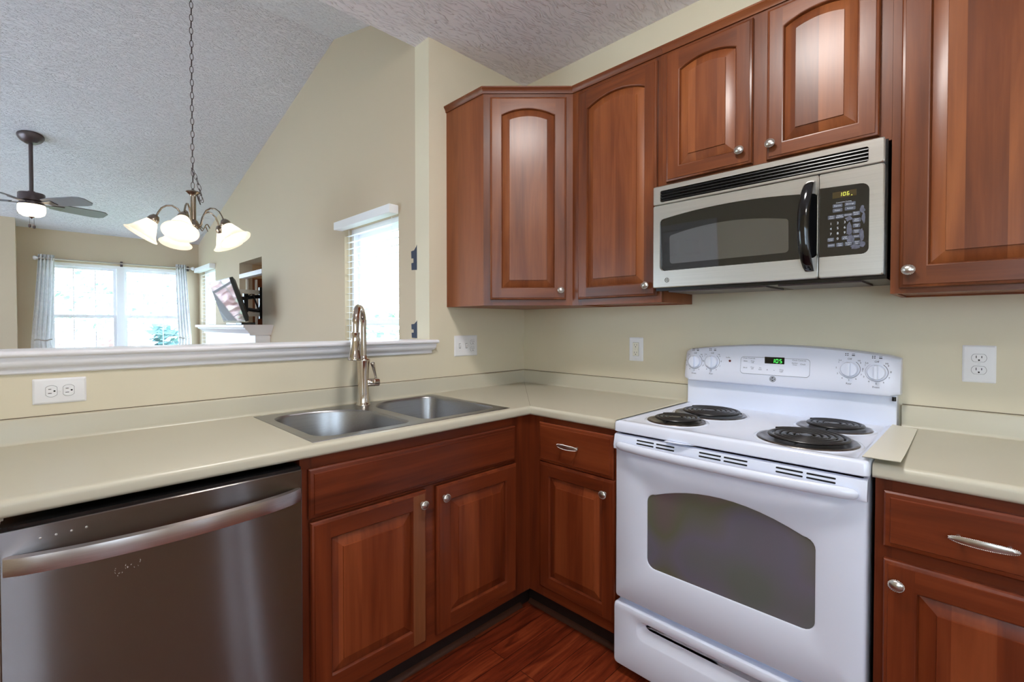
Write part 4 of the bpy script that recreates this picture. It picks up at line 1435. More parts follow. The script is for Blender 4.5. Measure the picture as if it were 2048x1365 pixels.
def key(s_, x, z, w_=0.020, h_=0.0115, sz=0.0055):
    mk.poly([(a, -0.0014, b) for a, b in rrect(x - w_ / 2, x + w_ / 2, z - h_ / 2, z + h_ / 2, 0.002, 2)])
    m.text(s_, x, -0.0016, z, sz)
m.text('Convenience Cooking', 0.657, -0.0014, 0.2375, 0.0045)
key('Popcorn', 0.641, 0.228, .026); key('Beverage', 0.674, 0.2285, .028); key('Potato', 0.641, 0.2135, .026); key('Reheat', 0.674, 0.2145, .028)
key('Time\nCook', 0.625, 0.193, .020, .0125, .0052); key('Defrost\nAuto/Time', 0.647, 0.193, .021, .0125, .0045); key('Reminder', 0.669, 0.1945, .021, .0095, .0048); key('Power\nLevel', 0.690, 0.196, .019, .0125, .0052)
for k in range(9):
    m.text(str(k + 1), 0.6235 + 0.0185 * (k % 3), -0.0014, 0.1725 - 0.0165 * (k // 3), 0.0105)
m.text('0', 0.642, -0.0014, 0.1225, 0.0105)
key('Power\nLevel', 0.6235, 0.1215, .018, .012, .005); key('Add\n30 Sec', 0.662, 0.123, .018, .012, .005)
key('AM/PM', 0.625, 0.103, .020, .011, .0055); key('Turn\nTable', 0.648, 0.103, .019, .0125, .0052); key('Surface\nLight', 0.671, 0.1035, .020, .0125, .0052); key('Vent\nFan', 0.692, 0.1045, .018, .0125, .0052)
key('Start\nPause', 0.691, 0.175, .021, .0125, .0052); key('Clear\nOff', 0.691, 0.158, .019, .0125, .0052); key('Delay\nStart', 0.691, 0.140, .019, .012, .005); key('Clock', 0.691, 0.124, .019, .010, .0052)
mk.build('key_pads', 'key', cp, recalc=False)
m.build('key_lettering', 'ink_white', cp, recalc=False)
# peeling film over the right of the keypad
m = MB()
random.seed(4)
def blob(cx, cz, rx, rz, n=13):
    return [(cx + rx * (0.7 + 0.5 * random.random()) * math.cos(2 * PI * i / n), -0.00135, cz + rz * (0.7 + 0.5 * random.random()) * math.sin(2 * PI * i / n)) for i in range(n)]
for q in ((0.672, 0.150, 0.008, 0.022), (0.676, 0.116, 0.010, 0.016), (0.688, 0.092, 0.012, 0.008), (0.705, 0.205, 0.007, 0.012), (0.709, 0.180, 0.005, 0.018), (0.7045, 0.128, 0.006, 0.020), (0.671, 0.182, 0.009, 0.008), (0.706, 0.098, 0.007, 0.010)):
    m.face(m.add(blob(*q)))
m.build('peeling_film', 'peel', cp, recalc=False)

# ----------------------------------------------------------------- upper cabinets
def top_trim(parent, x0, x1, xm0=0.0, xm1=0.0, mat='wood_h'):
    m = MB()
    z = ZT - ZU
    P = [(0.0, z - 0.030), (-0.006, z - 0.030), (-0.008, z - 0.020), (-0.015, z - 0.010), (-0.018, z - 0.006), (-0.018, z), (0.01, z), (0.01, z - 0.030)]
    m.loops([[(x0 + min(0, p[0]) * xm0, p[0], p[1]) for p in P], [(x1 - min(0, p[0]) * xm1, p[0], p[1]) for p in P]], 0, True, True)
    return m.build('top_trim', mat, parent, smooth=30)
UH = ZT - ZU
t8 = math.tan(PI / 8)
# diagonal corner cabinet
Lc, Dc = 0.604, 0.295
dgc = empty('corner_wall_cabinet', (-Lc, -Dc, ZU), -PI / 4, 'diagonal corner cherry wall cabinet with one arched door', 'cabinet')
FWd = (Lc - Dc) * math.sqrt(2)
face_frame(dgc, 0, FWd, 0, UH, [(0.045, FWd - 0.045, 0.04, UH - 0.06)], UPPER)
inv = (Matrix.Translation(Vector((-Lc, -Dc, ZU))) @ Matrix.Rotation(-PI / 4, 4, 'Z')).inverted()
m = MB()
m.v = []
Pp = [(-Lc, 0), (-Lc, -Dc), (-Dc, -Lc), (0, -Lc), (0, 0)]
q0 = [inv @ Vector((p[0], p[1], ZU)) for p in Pp]; q1 = [inv @ Vector((p[0], p[1], ZT)) for p in Pp]
for k in (0, 2):
    j = k + 1
    m.poly([q0[k], q0[j], q1[j], q1[k]])
m.build('side_panel', 'wood_side', dgc, recalc=False)
m = MB(); m.poly([p + Vector((0, 0, 0.012)) for p in q0]); m.poly([p + Vector((0, 0, 0.0)) for p in q0]); m.build('bottom_panel', 'wood_side', dgc, recalc=False)
m = MB(); m.poly([p - Vector((0, 0, 0.012)) for p in q1]); m.build('top_panel', 'wood_side', dgc, recalc=False)
door_front(dgc, 0.033, 0.028, 0.371, 0.982, UPPER, True, knob=(0.371 - 0.028, 0.045), fw=0.054)
top_trim(dgc, 0, FWd, t8, -t8)
m = MB()
z = UH
P = [(0.0, z - 0.030), (-0.006, z - 0.030), (-0.008, z - 0.020), (-0.015, z - 0.010), (-0.018, z - 0.006), (-0.018, z), (0.01, z), (0.01, z - 0.030)]
LL = []
for end in (0, 1):
    LL.append([])
    for p in P:
        wx = -Lc + p[0]
        wy = -0.0005 if end == 0 else -Dc + p[0] * t8
        LL[-1].append(inv @ Vector((wx, wy, ZU + p[1])))
m.loops(LL, 0, True, True); m.build('side_trim', 'wood_h', dgc, smooth=30)

def wall_cab(name, y0, width, zb, label, doors, depth=0.295, side=True, stile=None):
    o = empty(name, (-depth, y0, ZU), RZ, label, 'cabinet')
    z0 = zb - ZU
    m = MB()
    m.box(0.0, 0.014, 0.019, depth - 0.001, z0, UH); m.box(width - 0.014, width, 0.019, depth - 0.001, z0, UH)
    m.box(0.014, width - 0.014, 0.019, depth - 0.001, z0 + 0.006, z0 + 0.02); m.box(0.014, width - 0.014, 0.019, depth - 0.001, UH - 0.016, UH); m.box(0.014, width - 0.014, depth - 0.012, depth - 0.001, z0, UH)
    m.build('carcass', 'wood_side', o)
    face_frame(o, 0, width, z0, UH, [(d[0] + 0.015, d[0] + d[2] - 0.015, d[1] + 0.015 - ZU, d[1] + d[3] - 0.015 - ZU) for d in doors], UPPER)
    for d in doors:
        door_front(o, d[0], d[1] - ZU, d[2], d[3], UPPER, True, knob=d[4], fw=d[5])
    top_trim(o, 0, width, -t8 if name == 'tall_wall_cabinet' else 0)
    return o
wall_cab('tall_wall_cabinet', -0.604, 0.468, ZU, 'tall cherry wall cabinet with one arched door, left of the microwave', [(0.042, 1.407, 0.408, 0.985, (0.367, 0.044), 0.052)])
wall_cab('short_wall_cabinet', -1.0725, 0.7495, 1.850, 'short two-door cherry wall cabinet above the microwave', [(0.023, 1.871, 0.332, 0.525, (0.293, 0.052), 0.054), (0.402, 1.868, 0.318, 0.528, (0.017, 0.052), 0.050)])
wall_cab('wall_cabinet', -1.8225, 0.55, ZU, 'large cherry wall cabinet with one door, on the right of the microwave', [(0.022, 1.394, 0.500, 0.998, (0.023, 0.052), 0.062)])

# ----------------------------------------------------------------- wall plates
def receptacle(parent, x, z, mat='plate', horizontal=False, name='receptacle'):
    """one outlet face: slots over a ground hole (or turned on its side)"""
    m = MB()
    R_ = 0.0165
    pts = []
    for i in range(28):
        a = 2 * PI * i / 28
        u, v = R_ * math.cos(a) * 1.05, max(-0.0125, min(0.0125, R_ * math.sin(a)))
        pts.append((u, v))
    f = (lambda u, v: (-v, u)) if horizontal else (lambda u, v: (u, v))
    def pt(u, v, y):
        a, b = f(u, v)
        return (x + a, y, z + b)
    m.loops([[pt(u * 1.04, v * 1.05, -0.0063) for u, v in pts], [pt(u * 1.04, v * 1.05, -0.0066) for u, v in pts]], 1, False, True)
    m.loops([[pt(u, v, -0.006) for u, v in pts], [pt(u, v, -0.0078) for u, v in pts]], 0, False, True)
    for u in (-0.0063, 0.0063):
        h = 0.0042 if u < 0 else 0.0034
        m.poly([pt(u + a, 0.0035 + b, -0.0081) for a, b in ((-0.0009, -h), (0.0009, -h), (0.0009, h), (-0.0009, h))], 1)
    m.poly([pt(0.0024 * math.cos(t), -0.0068 + 0.0026 * math.sin(t), -0.0081) for t in [2 * PI * i / 12 for i in range(12)]], 1)
    return m.build(name, [mat, 'dark'], parent, recalc=False)
def plate(name, loc, rz, w_, h_, label, cat):
    o = empty(name, loc, rz, label, cat)
    m = MB()
    def l(d, y): return [(a, y, b) for a, b in rrect(-w_ / 2 + d, w_ / 2 - d, -h_ / 2 + d, h_ / 2 - d, 0.003, 3)]
    m.loops([l(0, 0), l(0, -0.002), l(0.004, -0.0055), l(0.006, -0.006)], 0, False, True)
    m.build('cover_plate', 'plate', o, smooth=30)
    return o
def screw(o, x, z):
    m = MB(); m.lathe([(0.003, 0), (0.0025, 0.0008), (0.0003, 0.001)], (x, -0.006, z), 'y', 12); m.build('screw', 'plate', o, smooth=40)
o = plate('wall_outlet', (-2.108, 0, 1.079), 0, 0.122, 0.078, 'white double outlet mounted sideways on the half wall above the dishwasher', 'outlet')
receptacle(o, -0.0195, 0, 'plate', True).rotation_euler = (0, 0, 0)
receptacle(o, 0.0195, 0, 'plate', True); screw(o, 0, 0)
o = plate('switch_plate', (-0.4735, 0, 1.168), 0, 0.163, 0.114, 'white three-gang plate with two toggle switches and an outlet, below corner cabinet', 'switch plate')
for x in (-0.046, 0.0):
    m = MB()
    m.loops([[(x - 0.005, -0.006, -0.012), (x + 0.005, -0.006, -0.012), (x + 0.005, -0.006, 0.012), (x - 0.005, -0.006, 0.012)], [(x - 0.004, -0.016, 0.002), (x + 0.004, -0.016, 0.002), (x + 0.004, -0.015, 0.012), (x - 0.004, -0.015, 0.012)]])
    m.build('toggle_switch', 'plate', o, bevel=0.001)
    m = MB(); m.poly([(a, -0.0062, b) for a, b in rrect(x - 0.0065, x + 0.0065, -0.0135, 0.0135, 0.001, 2)]); m.build('switch_slot', 'ink', o, recalc=False)
    screw(o, x, 0.03); screw(o, x, -0.03)
receptacle(o, 0.046, 0.019); receptacle(o, 0.046, -0.019); screw(o, 0.046, 0)
o = plate('wall_outlet', (0, -0.784, 1.160), RZ, 0.078, 0.120, 'white outlet with test buttons on the range wall, left of the range', 'outlet')
m = MB(); m.loops([[(a, y, b) for a, b in rrect(-0.0165 + d, 0.0165 - d, -0.0335 + d, 0.0335 - d, 0.002, 2)] for d, y in ((-0.0008, -0.0061), (0, -0.0062), (0, -0.0078), (0.0004, -0.008))], [1, 0, 0]); 
for zz in (0.019, -0.019):
    for u in (-0.0063, 0.0063):
        m.poly([(u + a, -0.0083, zz + 0.003 + b) for a, b in ((-0.0009, -0.004), (0.0009, -0.004), (0.0009, 0.004), (-0.0009, 0.004))], 1)
    m.poly([(0.0024 * math.cos(t), -0.0083, zz - 0.007 + 0.0026 * math.sin(t)) for t in [2 * PI * i / 12 for i in range(12)]], 1)
m.build('receptacle', ['ivory', 'dark'], o, recalc=False)
m = MB(); m.box(-0.013, -0.001, -0.010, -0.008, -0.003, 0.003); m.box(0.002, 0.012, -0.010, -0.008, -0.003, 0.003); m.build('test_button', 'ivory', o)
screw(o, 0, 0.048); screw(o, 0, -0.048)
o = plate('wall_outlet', (0, -2.017, 1.157), RZ, 0.078, 0.120, 'large white double outlet on the range wall, right of the range', 'outlet')
receptacle(o, 0, 0.0195); receptacle(o, 0, -0.0195); screw(o, 0, 0)

# painter's tape on the edge of the gable wall
def tape(z0, z1, lab):
    h = z1 - z0
    m = MB()
    y0, y1 = 0.112, 0.166
    N_ = [(y0, 0), (y1 - 0.004, 0.02 * h), (y1 - 0.002, 0.30 * h), (y1 - 0.022, 0.31 * h), (y1 - 0.022, 0.48 * h), (y1 - 0.002, 0.49 * h), (y1, 0.78 * h), (y1 - 0.028, 0.80 * h), (y0 + 0.006, 0.93 * h), (y0, h)]
    P0 = [(XG - 0.0004, y, z0 + z) for y, z in N_]; P1 = [(XG - 0.0012, y, z0 + z) for y, z in N_]
    m.loops([P0, P1])
    return tag(m.build('painters_tape', 'tape'), lab, 'tape', 'strips of blue tape by the opening')
tape(1.578, 1.712, 'torn blue tape strip on the wall edge, the upper of the two')
tape(1.212, 1.308, 'torn blue tape strip on the wall edge, just above the half wall cap')

# ================================================================= LIVING AREA
# blinds
def blind(name, y0, y1, ztop, zval, zbot, label, gap=0.040):
    o = empty(name, (XG, y0, zbot), 0, label, 'blind')
    L = y1 - y0
    m = MB(); m.box(-0.062, -0.001, 0, L, zval - zbot, ztop - zbot); m.build('valance', 'blind', o, bevel=0.004)
    m = MB()
    z = 0.03
    while z < zval - zbot - 0.01:
        m.extrude([(0.006, z), (0.018, z + 0.0022), (0.030, z), (0.018, z + 0.0036)], 'y', 0.02, L - 0.03)
        z += gap
    m.build('slats', 'blind', o)
    m = MB(); m.box(0.004, 0.032, 0.015, L - 0.025, 0, 0.02); m.build('bottom_rail', 'blind', o)
    m = MB()
    for f in (0.12, 0.88):
        m.tube([(0.005, L * f, 0.01), (0.005, L * f, zval - zbot)], 0.0012, 5)
    m.build('ladder_cord', 'blind', o)
    return o
blind('window_blind', W3[0] - 0.003, W3[1] + 0.03, 1.955, 1.905, 0.66, 'white slatted blind on the window near the kitchen, above the faucet', 0.042)
blind('window_blind', W2[0] - 0.01, W2[1] + 0.03, 1.990, 1.935, 0.66, 'white slatted blind on the narrow window beside the mounted TV', 0.045)

# curtain rod and curtains on the far window
YR_ = YF - 0.075
rod = empty('curtain_rod', (-1.5, YR_, 1.985), 0, 'thin metal curtain rod with clear finials above the far window', 'curtain rod')
m = MB(); m.tube([(-0.66, 0, 0), (0.68, 0, 0)], 0.0075, 10); m.build('rod', 'nickel', rod, smooth=40)
for s_, x in ((-1, -0.66), (1, 0.68)):
    m = MB(); m.lathe([(0.008, 0), (0.014, 0.006), (0.022, 0.018), (0.024, 0.028), (0.018, 0.040), (0.004, 0.046)], (x, 0, 0), 'x', 16, rot=None if s_ > 0 else Matrix.Rotation(PI, 3, 'Z')); m.build('finial', 'plate', rod, smooth=40)
for x in (-0.64, 0.02, 0.665):
    part('bracket', 'fan_metal', rod, (x - 0.006, x + 0.006, -0.004, 0.0745, -0.006, 0.006), (x - 0.012, x + 0.012, 0.066, 0.0745, -0.03, 0.03))
def curtain(xc, mirror, label, wk=1.0):
    o = empty('curtain', (xc, YR_, 0), 0, label, 'curtain')
    NX, NZ = 48, 40
    m = MB()
    rows = []
    ztop, zt, zb = 2.025, 1.12, 0.10
    for j in range(NZ + 1):
        z = ztop + (zb - ztop) * j / NZ
        if z > zt:
            u = (ztop - z) / (ztop - zt)
            wl = -0.062 - 0.062 * u ** 1.1
            wr = 0.062 - 0.026 * u ** 2
        else:
            u = (zt - z) / (zt - zb)
            wl = -0.124 - 0.02 * u
            wr = 0.030 + 0.045 * min(1, u * 2.5)
        row = []
        for i in range(NX + 1):
            s_ = i / NX
            x = (wl + (wr - wl) * s_) * wk
            amp = 0.016 * (1 - 0.35 * min(1, abs(z - zt) < 0.12))
            y = amp * math.sin(s_ * 2 * PI * 4.5 + 0.6 * math.sin(z * 2)) + 0.006 * math.sin(s_ * 31 + z * 3)
            row.append((x * (-1 if mirror else 1), y, z))
        rows.append(row)
    ids = [m.add(r) for r in rows]
    for k in range(NZ):
        m.bridge(ids[k], ids[k + 1], 0, closed=False)
    c = m.build('cloth', 'curtain', o, smooth=80)
    md_ = c.modifiers.new('thick', 'SOLIDIFY'); md_.thickness = 0.002
    for k in range(4):
        x = (-0.05 + 0.034 * k) * wk * (-1 if mirror else 1)
        m = MB(); m.tube([(x + 0.006 * math.sin(a), 0.020 * math.cos(a), 1.985 + 0.020 * math.sin(a)) for a in [2 * PI * i / 16 for i in range(16)]], 0.004, 6, closed=True); m.build('grommet', 'nickel', o, smooth=50)
    m = MB()
    s_ = -1 if mirror else 1
    m.tube([(s_ * wk * (-0.10 + 0.135 * k / 8), -0.032 - 0.012 * math.sin(PI * k / 8), 1.125 + 0.006 * math.sin(k)) for k in range(9)], 0.006, 8); m.build('tieback', 'nickel', o, smooth=50)
    return o
curtain(-2.10, False, 'left pale grey grommet curtain tied back at the far window')
curtain(-0.920, True, 'right pale grey grommet curtain tied back at the far window', 0.85)

# ceiling fan on the far slope
FC = Vector((-2.189, 3.147, 0))
zc_ = zfar(FC.y)
fan = empty('ceiling_fan', (FC.x, FC.y, zc_), 0, 'dark metal ceiling fan with lit white bowl on the sloped ceiling', 'ceiling fan')
m = MB()
tiltM = Matrix.Rotation(-math.atan(0.234), 3, 'X')
m.lathe([(0.078, -0.002), (0.078, -0.012), (0.066, -0.034), (0.040, -0.056), (0.030, -0.060)], (0, 0, 0), n=28, rot=tiltM); m.build('canopy', 'fan_metal', fan, smooth=45)
zm_ = 2.30 - zc_
m = MB(); m.tube([(0, 0, -0.05), (0, 0, zm_)], 0.0125, 14); m.build('downrod', 'fan_metal', fan, smooth=45)
m = MB(); m.lathe([(0.02, zm_ + 0.012), (0.024, zm_), (0.074, zm_ - 0.004), (0.078, zm_ - 0.010), (0.078, zm_ - 0.062), (0.070, zm_ - 0.070), (0.070, zm_ - 0.080), (0.079, zm_ - 0.084), (0.079, zm_ - 0.094)], n=32); m.build('motor_housing', 'fan_metal', fan, smooth=40)
for k in range(5):
    a = math.radians(22 + 72 * k)
    R3 = Matrix.Rotation(a, 3, 'Z')
    m = MB()
    zb_ = zm_ - 0.076
    L_ = []
    for (r, w_) in ((0.12, 0.042), (0.19, 0.056), (0.41, 0.066), (0.455, 0.058), (0.482, 0.034)):
        L_.append((r, w_))
    top = [R3 @ Vector((r, -w_, zb_ + 0.016 * (w_ / 0.06) + 0.003)) for r, w_ in L_] + [R3 @ Vector((r, w_ * 0.9, zb_ - 0.016 * (w_ / 0.06) + 0.003)) for r, w_ in L_[::-1]]
    m.loops([[p - Vector((0, 0, 0.006)) for p in top], top], 0, True, True)
    bo = m.build('blade', 'fan_blade', fan)
    m = MB(); q = [R3 @ Vector(p) for p in ((0.065, -0.016, zb_ - 0.004), (0.19, -0.030, zb_ + 0.004), (0.19, 0.030, zb_ - 0.012), (0.065, 0.016, zb_ - 0.004))]
    m.loops([[p - Vector((0, 0, 0.004)) for p in q], q], 0, True, True); m.build('blade_iron', 'fan_metal', bo)
m = MB(); zz = zm_ - 0.094
m.lathe([(0.077, zz), (0.080, zz - 0.018), (0.080, zz - 0.045), (0.072, zz - 0.070), (0.052, zz - 0.084), (0.020, zz - 0.090), (0.001, zz - 0.091)], n=32, cap=False); m.build('light_bowl', 'fanbowl', fan, smooth=60)
m = MB(); m.lathe([(0.018, zz - 0.088), (0.016, zz - 0.094), (0.006, zz - 0.100), (0.004, zz - 0.104), (0.001, zz - 0.105)], n=16); m.build('finial', 'bronze', fan, smooth=50)
for dx, L_ in ((-0.012, 0.190), (0.012, 0.196)):
    m = MB(); m.tube([(dx, -0.06, zz - 0.03), (dx, -0.06, zz - L_ + 0.035)], 0.0011, 5); pc = m.build('pull_chain', 'fan_metal', fan)
    m = MB(); m.lathe([(0.003, 0), (0.0085, -0.006), (0.0085, -0.024), (0.003, -0.028)], (dx, -0.06, zz - L_ + 0.036), n=12); m.build('chain_fob', 'fan_metal', pc, smooth=40)

# chandelier
CH = Vector((-1.5233, 1.1645, 0))
zcc = RIDGE_Z - 0.02
ch = empty('chandelier', (CH.x, CH.y, zcc), 0, 'five-light nickel chandelier with lit alabaster shades hanging by a long chain', 'chandelier')
def zz(v): return v - zcc
zt = 2.045      # top of the column cap
m = MB(); m.lathe([(0.062, -0.002), (0.062, -0.012), (0.045, -0.03), (0.012, -0.04)], n=24); m.build('canopy', 'bronze', ch, smooth=45)
m = MB()
z = -0.04; k = 0
def link(m, c, ax, tilt=0.0, Ls=0.021, r=0.0082, th=0.0017):
    P = []
    for i in range(14):
        a = 2 * PI * i / 14
        u, v = r * math.cos(a), Ls * math.sin(a)
        p = Vector((u, 0, v)) if ax else Vector((0, u, v))
        P.append(c + (Matrix.Rotation(tilt, 3, 'Y') @ p))
    m.tube(P, th, 6, closed=True)
while z > zz(zt) + 0.01:
    link(m, Vector((0.0008 * math.sin(k), 0, z - 0.02)), k % 2)
    z -= 0.0365; k += 1
m.build('chain', 'fan_metal', ch, smooth=60)
m = MB()
sp = [(0.0, 0.115), (0.012, 0.09), (0.022, 0.062), (0.030, 0.032), (0.036, 0.002), (0.034, -0.024), (0.024, -0.034), (0.040, -0.036), (0.030, -0.05)]
rx = Vector((0.98, -0.19, 0))
for k, (a, b) in enumerate(sp):
    link(m, rx * a + Vector((0, 0, zz(zt) + b)), k % 2, -0.3)
m.build('spare_chain', 'fan_metal', ch, smooth=60)
m = MB()
m.lathe([(0.006, zz(zt) + 0.014), (0.010, zz(zt) + 0.008), (0.034, zz(zt)), (0.036, zz(zt) - 0.006), (0.024, zz(zt) - 0.016), (0.016, zz(zt) - 0.022), (0.0145, zz(zt) - 0.028), (0.0145, zz(zt) - 0.160), (0.020, zz(zt) - 0.165), (0.028, zz(zt) - 0.180), (0.036, zz(zt) - 0.196), (0.034, zz(zt) - 0.206), (0.018, zz(zt) - 0.216), (0.008, zz(zt) - 0.226), (0.010, zz(zt) - 0.234), (0.001, zz(zt) - 0.240)], n=24)
m.build('column', 'bronze', ch, smooth=45)
# local directions: right in the picture = rx, towards the camera = tc
tcv = Vector((-0.19, -0.98, 0))
for k, ang in enumerate((104, 32, 176, 248, 320)):
    a = math.radians(ang)
    d = (rx * math.cos(a) + tcv * math.sin(a)).normalized()
    up = Vector((0, 0, 1))
    base = Vector((0, 0, zz(zt) - 0.195))
    P = [d * 0.030 + base]
    for (r, h) in ((0.044, 0.004), (0.050, 0.03), (0.058, 0.062), (0.074, 0.088), (0.098, 0.101), (0.124, 0.097), (0.146, 0.080), (0.160, 0.056), (0.169, 0.034)):
        P.append(d * r + base + up * h)
    m = MB(); m.tube(P, 0.0048, 8)
    ao = m.build('arm', 'bronze', ch, smooth=60)
    m = MB()
    m.tube([d * (0.045 + 0.016 * t) + base + up * (-0.004 - 0.014 * math.sin(t * 2.4)) for t in [i / 3 for i in range(10)]], 0.003, 6)
    m.build('scroll', 'bronze', ao, smooth=60)
    # tilted cup and shade
    tip = d * 0.170 + base + up * 0.032
    dirv = (-up + d * 0.62).normalized()
    q = Vector((0, 0, -1)).rotation_difference(dirv).to_matrix()
    m = MB(); m.lathe([(0.006, 0.006), (0.016, 0.002), (0.026, -0.014), (0.0285, -0.030), (0.0275, -0.038)], tip, n=18, rot=q); m.build('socket_cup', 'bronze', ao, smooth=45)
    m = MB(); m.lathe([(0.026, -0.030), (0.031, -0.040), (0.041, -0.060), (0.052, -0.082), (0.061, -0.102), (0.073, -0.118), (0.086, -0.128), (0.084, -0.131), (0.070, -0.120), (0.050, -0.086), (0.038, -0.060), (0.024, -0.036)], tip, n=28, rot=q, cap=False)
    m.build('shade', 'shade', ao, smooth=60)
    m = MB(); m.lathe([(0.010, -0.038), (0.012, -0.052), (0.019, -0.072), (0.017, -0.088), (0.008, -0.097), (0.001, -0.099)], tip, n=14, rot=q); m.build('bulb', 'bulb', ao, smooth=60)

# niche in the gable wall
m = MB()
B0 = XG + 0.36
y0, y1, z0, z1 = NI
zs = 1.765
for (mb_, a, b) in ((0, zs, z1),):
    m.poly([(B0, y0, a), (B0, y1, a), (B0, y1, b), (B0, y0, b)], 1)
m.poly([(B0, y0, z0), (B0, y1, z0), (B0, y1, zs), (B0, y0, zs)], 0)
m.poly([(XG + .12, y0, z1), (B0, y0, z1), (B0, y1, z1), (XG + .12, y1, z1)], 1)
m.poly([(XG + .12, y0, z0), (B0, y0, z0), (B0, y1, z0), (XG + .12, y1, z0)], 0)
for y in (y0, y1):
    m.poly([(XG + .12, y, z0), (B0, y, z0), (B0, y, zs), (XG + .12, y, zs)], 0)
    m.poly([(XG + .12, y, zs), (B0, y, zs), (B0, y, z1), (XG + .12, y, z1)], 1)
struct(m.build('wall_niche', ['stud', 'tan_panel'], recalc=False))
tag(part('niche_shelf', 'white_trim', None, (XG - 0.004, XG + 0.06, NI[0] + 0.004, NI[1] - 0.004, 1.752, 1.795), bevel=0.003), 'white strip of trim across the open niche above the mounted TV', 'trim strip')
for x in (-0.652, -0.566):
    tag(part('wall_stud', 'ivory', None, (x - 0.008, x + 0.008, NI[1] - 0.03, NI[1] - 0.001, NI[2] + 0.002, 1.75)), 'pale bare stud inside the open niche behind the TV', 'stud', 'bare studs in the niche')

# fireplace mantel
mt = empty('fireplace_mantel', (XG, 3.16, 0), 0, 'white fireplace mantel under the mounted TV on the gable wall', 'mantel')
m = MB()
hw = 0.86
def mprof():
    return [(0, 1.285), (-0.235, 1.285), (-0.240, 1.282), (-0.240, 1.262), (-0.222, 1.256), (-0.218, 1.246), (-0.195, 1.232), (-0.180, 1.215), (-0.172, 1.208), (-0.172, 1.195), (0, 1.195)]
P = mprof()
LL = []
for s_ in (-1, 1):
    LL.append([(p[0], s_ * (hw - (0.0 if p[1] > 1.27 else 0.068 if p[1] < 1.2 else 0.24 + p[0])), p[1]) for p in P])
m.loops([[(0.0 - 0.0005, *p[1:]) if p[0] > -0.0001 else p for p in l] for l in LL], 0, True, True)
m.build('mantel_shelf', 'white_trim', mt, smooth=30)
m = MB(); m.box(-0.125, -0.0005, -0.775, 0.775, 0.0, 1.195); m.build('surround', 'white_trim', mt, bevel=0.004)
part('firebox', 'black', mt, (-0.128, -0.12, -0.42, 0.42, 0.12, 0.80))

# TV tilted on its swing arm, wall mount
tv = empty('television', (-0.965, 2.535, 1.31), 0, 'flat dark TV tilted down on a swing arm above the mantel', 'television')
th = math.radians(18)
ux = Vector((0, -1, 0)); uz = Vector((-math.sin(th), 0, math.cos(th))); un = ux.cross(uz)  # outward normal
if un.x > 0: un = -un
def tvp(a, b, c): return ux * a + uz * b + un * c
m = MB()
hw, hh = 0.325, 0.37
m.loops([[tvp(a, b, c) for a, b in ((-hw + i, i), (hw - i, i), (hw - i, hh - i), (-hw + i, hh - i))] for i, c in ((0.03, -0.045), (0.0, -0.025), (0.0, 0.0))], 0, True, True); m.build('cabinet', 'black', tv)
m = MB(); m.poly([tvp(a, b, 0.0012) for a, b in ((-hw + .007, .012), (hw - .007, .012), (hw - .007, hh - .007), (-hw + .007, hh - .007))]); m.build('screen', 'tv_screen', tv, recalc=False)
wm = empty('tv_mount', (XG, 2.72, 1.31), 0, 'black and silver swing-arm TV mount reaching out of the niche', 'tv mount')
part('wall_plate', 'black', wm, (0.0, 0.03, -0.05, -0.02, 0.03, 0.32)) 
for z in (0.07, 0.275):
    part('rail', 'nickel', wm, (-0.17, 0.02, -0.048, -0.028, z - 0.018, z + 0.018))
m = MB()
m.tube([(0.02, -0.03, 0.10), (-0.10, 0.03, 0.12), (-0.19, -0.02, 0.16)], 0.017, 8); m.tube([(0.02, -0.03, 0.24), (-0.10, 0.03, 0.22), (-0.19, -0.02, 0.2)], 0.017, 8)
m.box(-0.115, -0.080, 0.005, 0.05, 0.06, 0.28); m.box(-0.205, -0.185, -0.10, 0.06, 0.10, 0.24)
m.tube([(0.02, -0.03, 0.05), (-0.05, -0.02, 0.26), (-0.16, -0.04, 0.20)], 0.008, 6)
m.build('arm', 'black', wm)
bxo = empty('media_box', (-0.88, 2.6, 1.285), 0, 'slim dark set-top box on the mantel under the TV', 'media box')
part('case', 'black', bxo, (-0.055, 0.055, -0.17, 0.30, 0.0005, 0.020), bevel=0.002)
part('front_strip', 'nickel', bxo, (-0.057, -0.0545, -0.02, 0.20, 0.006, 0.014))

# ================================================================= KITCHEN CEILING LIGHTS (above and behind the camera)
def flush(loc, mat, label, r=0.17):
    o = empty('ceiling_light', loc, 0, label, 'ceiling light', 'flush ceiling lights of the kitchen')
    m = MB(); m.lathe([(r + 0.02, -0.0005), (r + 0.02, -0.016), (r + 0.008, -0.026), (r, -0.026)], n=36); m.build('base_ring', 'nickel', o, smooth=40)
    m = MB(); m.lathe([(r, -0.026), (r * 0.93, -0.05), (r * 0.75, -0.075), (r * 0.45, -0.092), (r * 0.15, -0.098), (0.001, -0.099)], n=36, cap=False); m.build('glass_dome', mat, o, smooth=60)
    return o
flush((-1.42, -1.42, HC), 'dome', 'round flush ceiling light over the middle of the kitchen')
flush((-2.75, -2.9, HC), 'fill_dome', 'unseen fill light added on the ceiling at the back of the kitchen')  # extra dome out of view, added to fill the kitchen with light

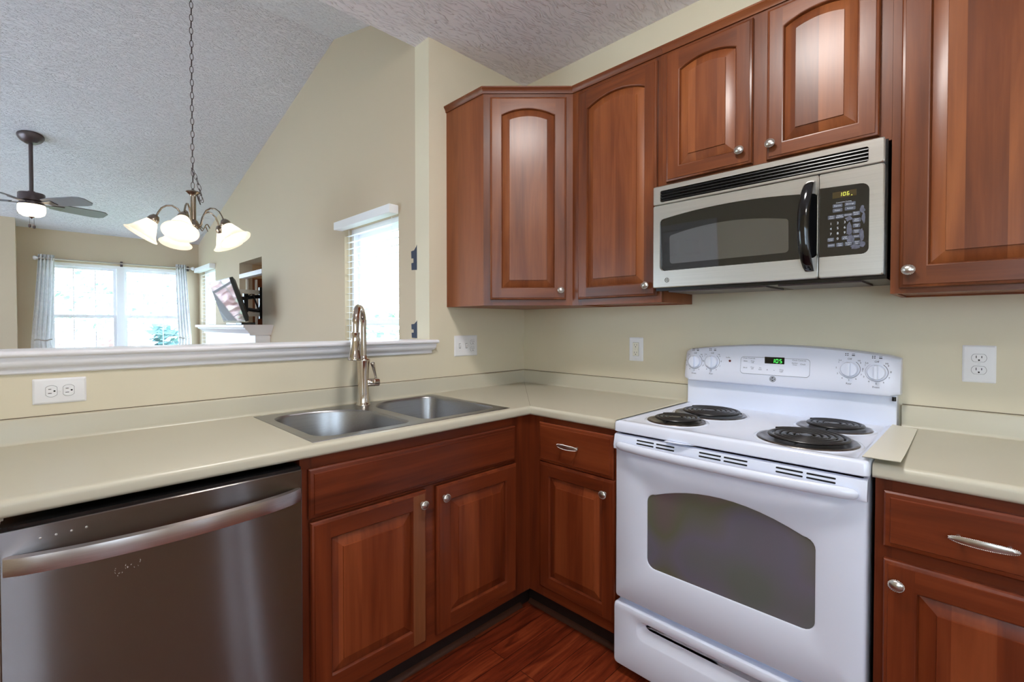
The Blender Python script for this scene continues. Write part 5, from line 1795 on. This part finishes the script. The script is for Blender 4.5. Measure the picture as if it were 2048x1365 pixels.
# ================================================================= OUTSIDE
struct(part('ground', 'grass', None, (-14, 16, YF + 0.4, 30, -0.45, -0.3)))
struct(part('ground_side', 'grass', None, (0.4, 16, 0.4, YF + 0.4, -0.45, -0.3)))
def leafy(name, loc, R_, H_, trunk, mat, label, cat, n=420, seed=1, group=None, leaf=0.13):
    rnd = random.Random(seed)
    o = empty(name, loc, 0, label, cat, group)
    if trunk > 0:
        m = MB(); m.tube([(0, 0, 0), (0.03, 0, trunk * 0.6), (0, 0.02, trunk + H_ * 0.5)], [0.08, 0.06, 0.03], 8); m.build('trunk', 'bark', o)
    m = MB()
    for k in range(n):
        while True:
            p = Vector((rnd.uniform(-1, 1), rnd.uniform(-1, 1), rnd.uniform(-1, 1)))
            if 0.15 < p.length < 1: break
        p = Vector((p.x * R_, p.y * R_, p.z * H_ / 2 + trunk + H_ / 2))
        u = Vector((rnd.uniform(-1, 1), rnd.uniform(-1, 1), rnd.uniform(-.6, .6))).normalized()
        v = u.orthogonal().normalized()
        s_ = leaf * rnd.uniform(0.6, 1.3)
        m.poly([p - u * s_, p - v * s_ * .45, p + u * s_, p + v * s_ * .45])
    m.build('foliage', mat, o, recalc=False)
    return o
leafy('tree', (-1.2, 12.2, -0.3), 1.2, 2.2, 1.2, 'leaf', 'pale green tree outside, left pane of the far window', 'tree', 620, 1, leaf=0.085)
leafy('tree', (0.85, 13.2, -0.3), 0.7, 2.6, 0.8, 'leaf', 'pale green tree outside, beside the right curtain', 'tree', 420, 2, leaf=0.085)
leafy('shrub', (-2.35, 8.2, -0.3), 0.55, 1.55, 0.1, 'leaf_red', 'rosy shrub outside, lower left of the far window', 'shrub', 420, 3)
leafy('shrub', (-1.15, 8.6, -0.3), 0.55, 1.5, 0.1, 'leaf_red', 'rosy shrub outside, centre of the far window', 'shrub', 380, 4)
leafy('shrub', (-0.35, 10.2, -0.3), 0.35, 1.5, 0.1, 'leaf_dark', 'dark blue-green shrub outside, right half of the far window', 'shrub', 420, 5)
leafy('shrub', (1.95, 5.6, -0.3), 0.85, 1.9, 0.15, 'leaf', 'green shrub outside the window near the kitchen', 'shrub', 420, 6)
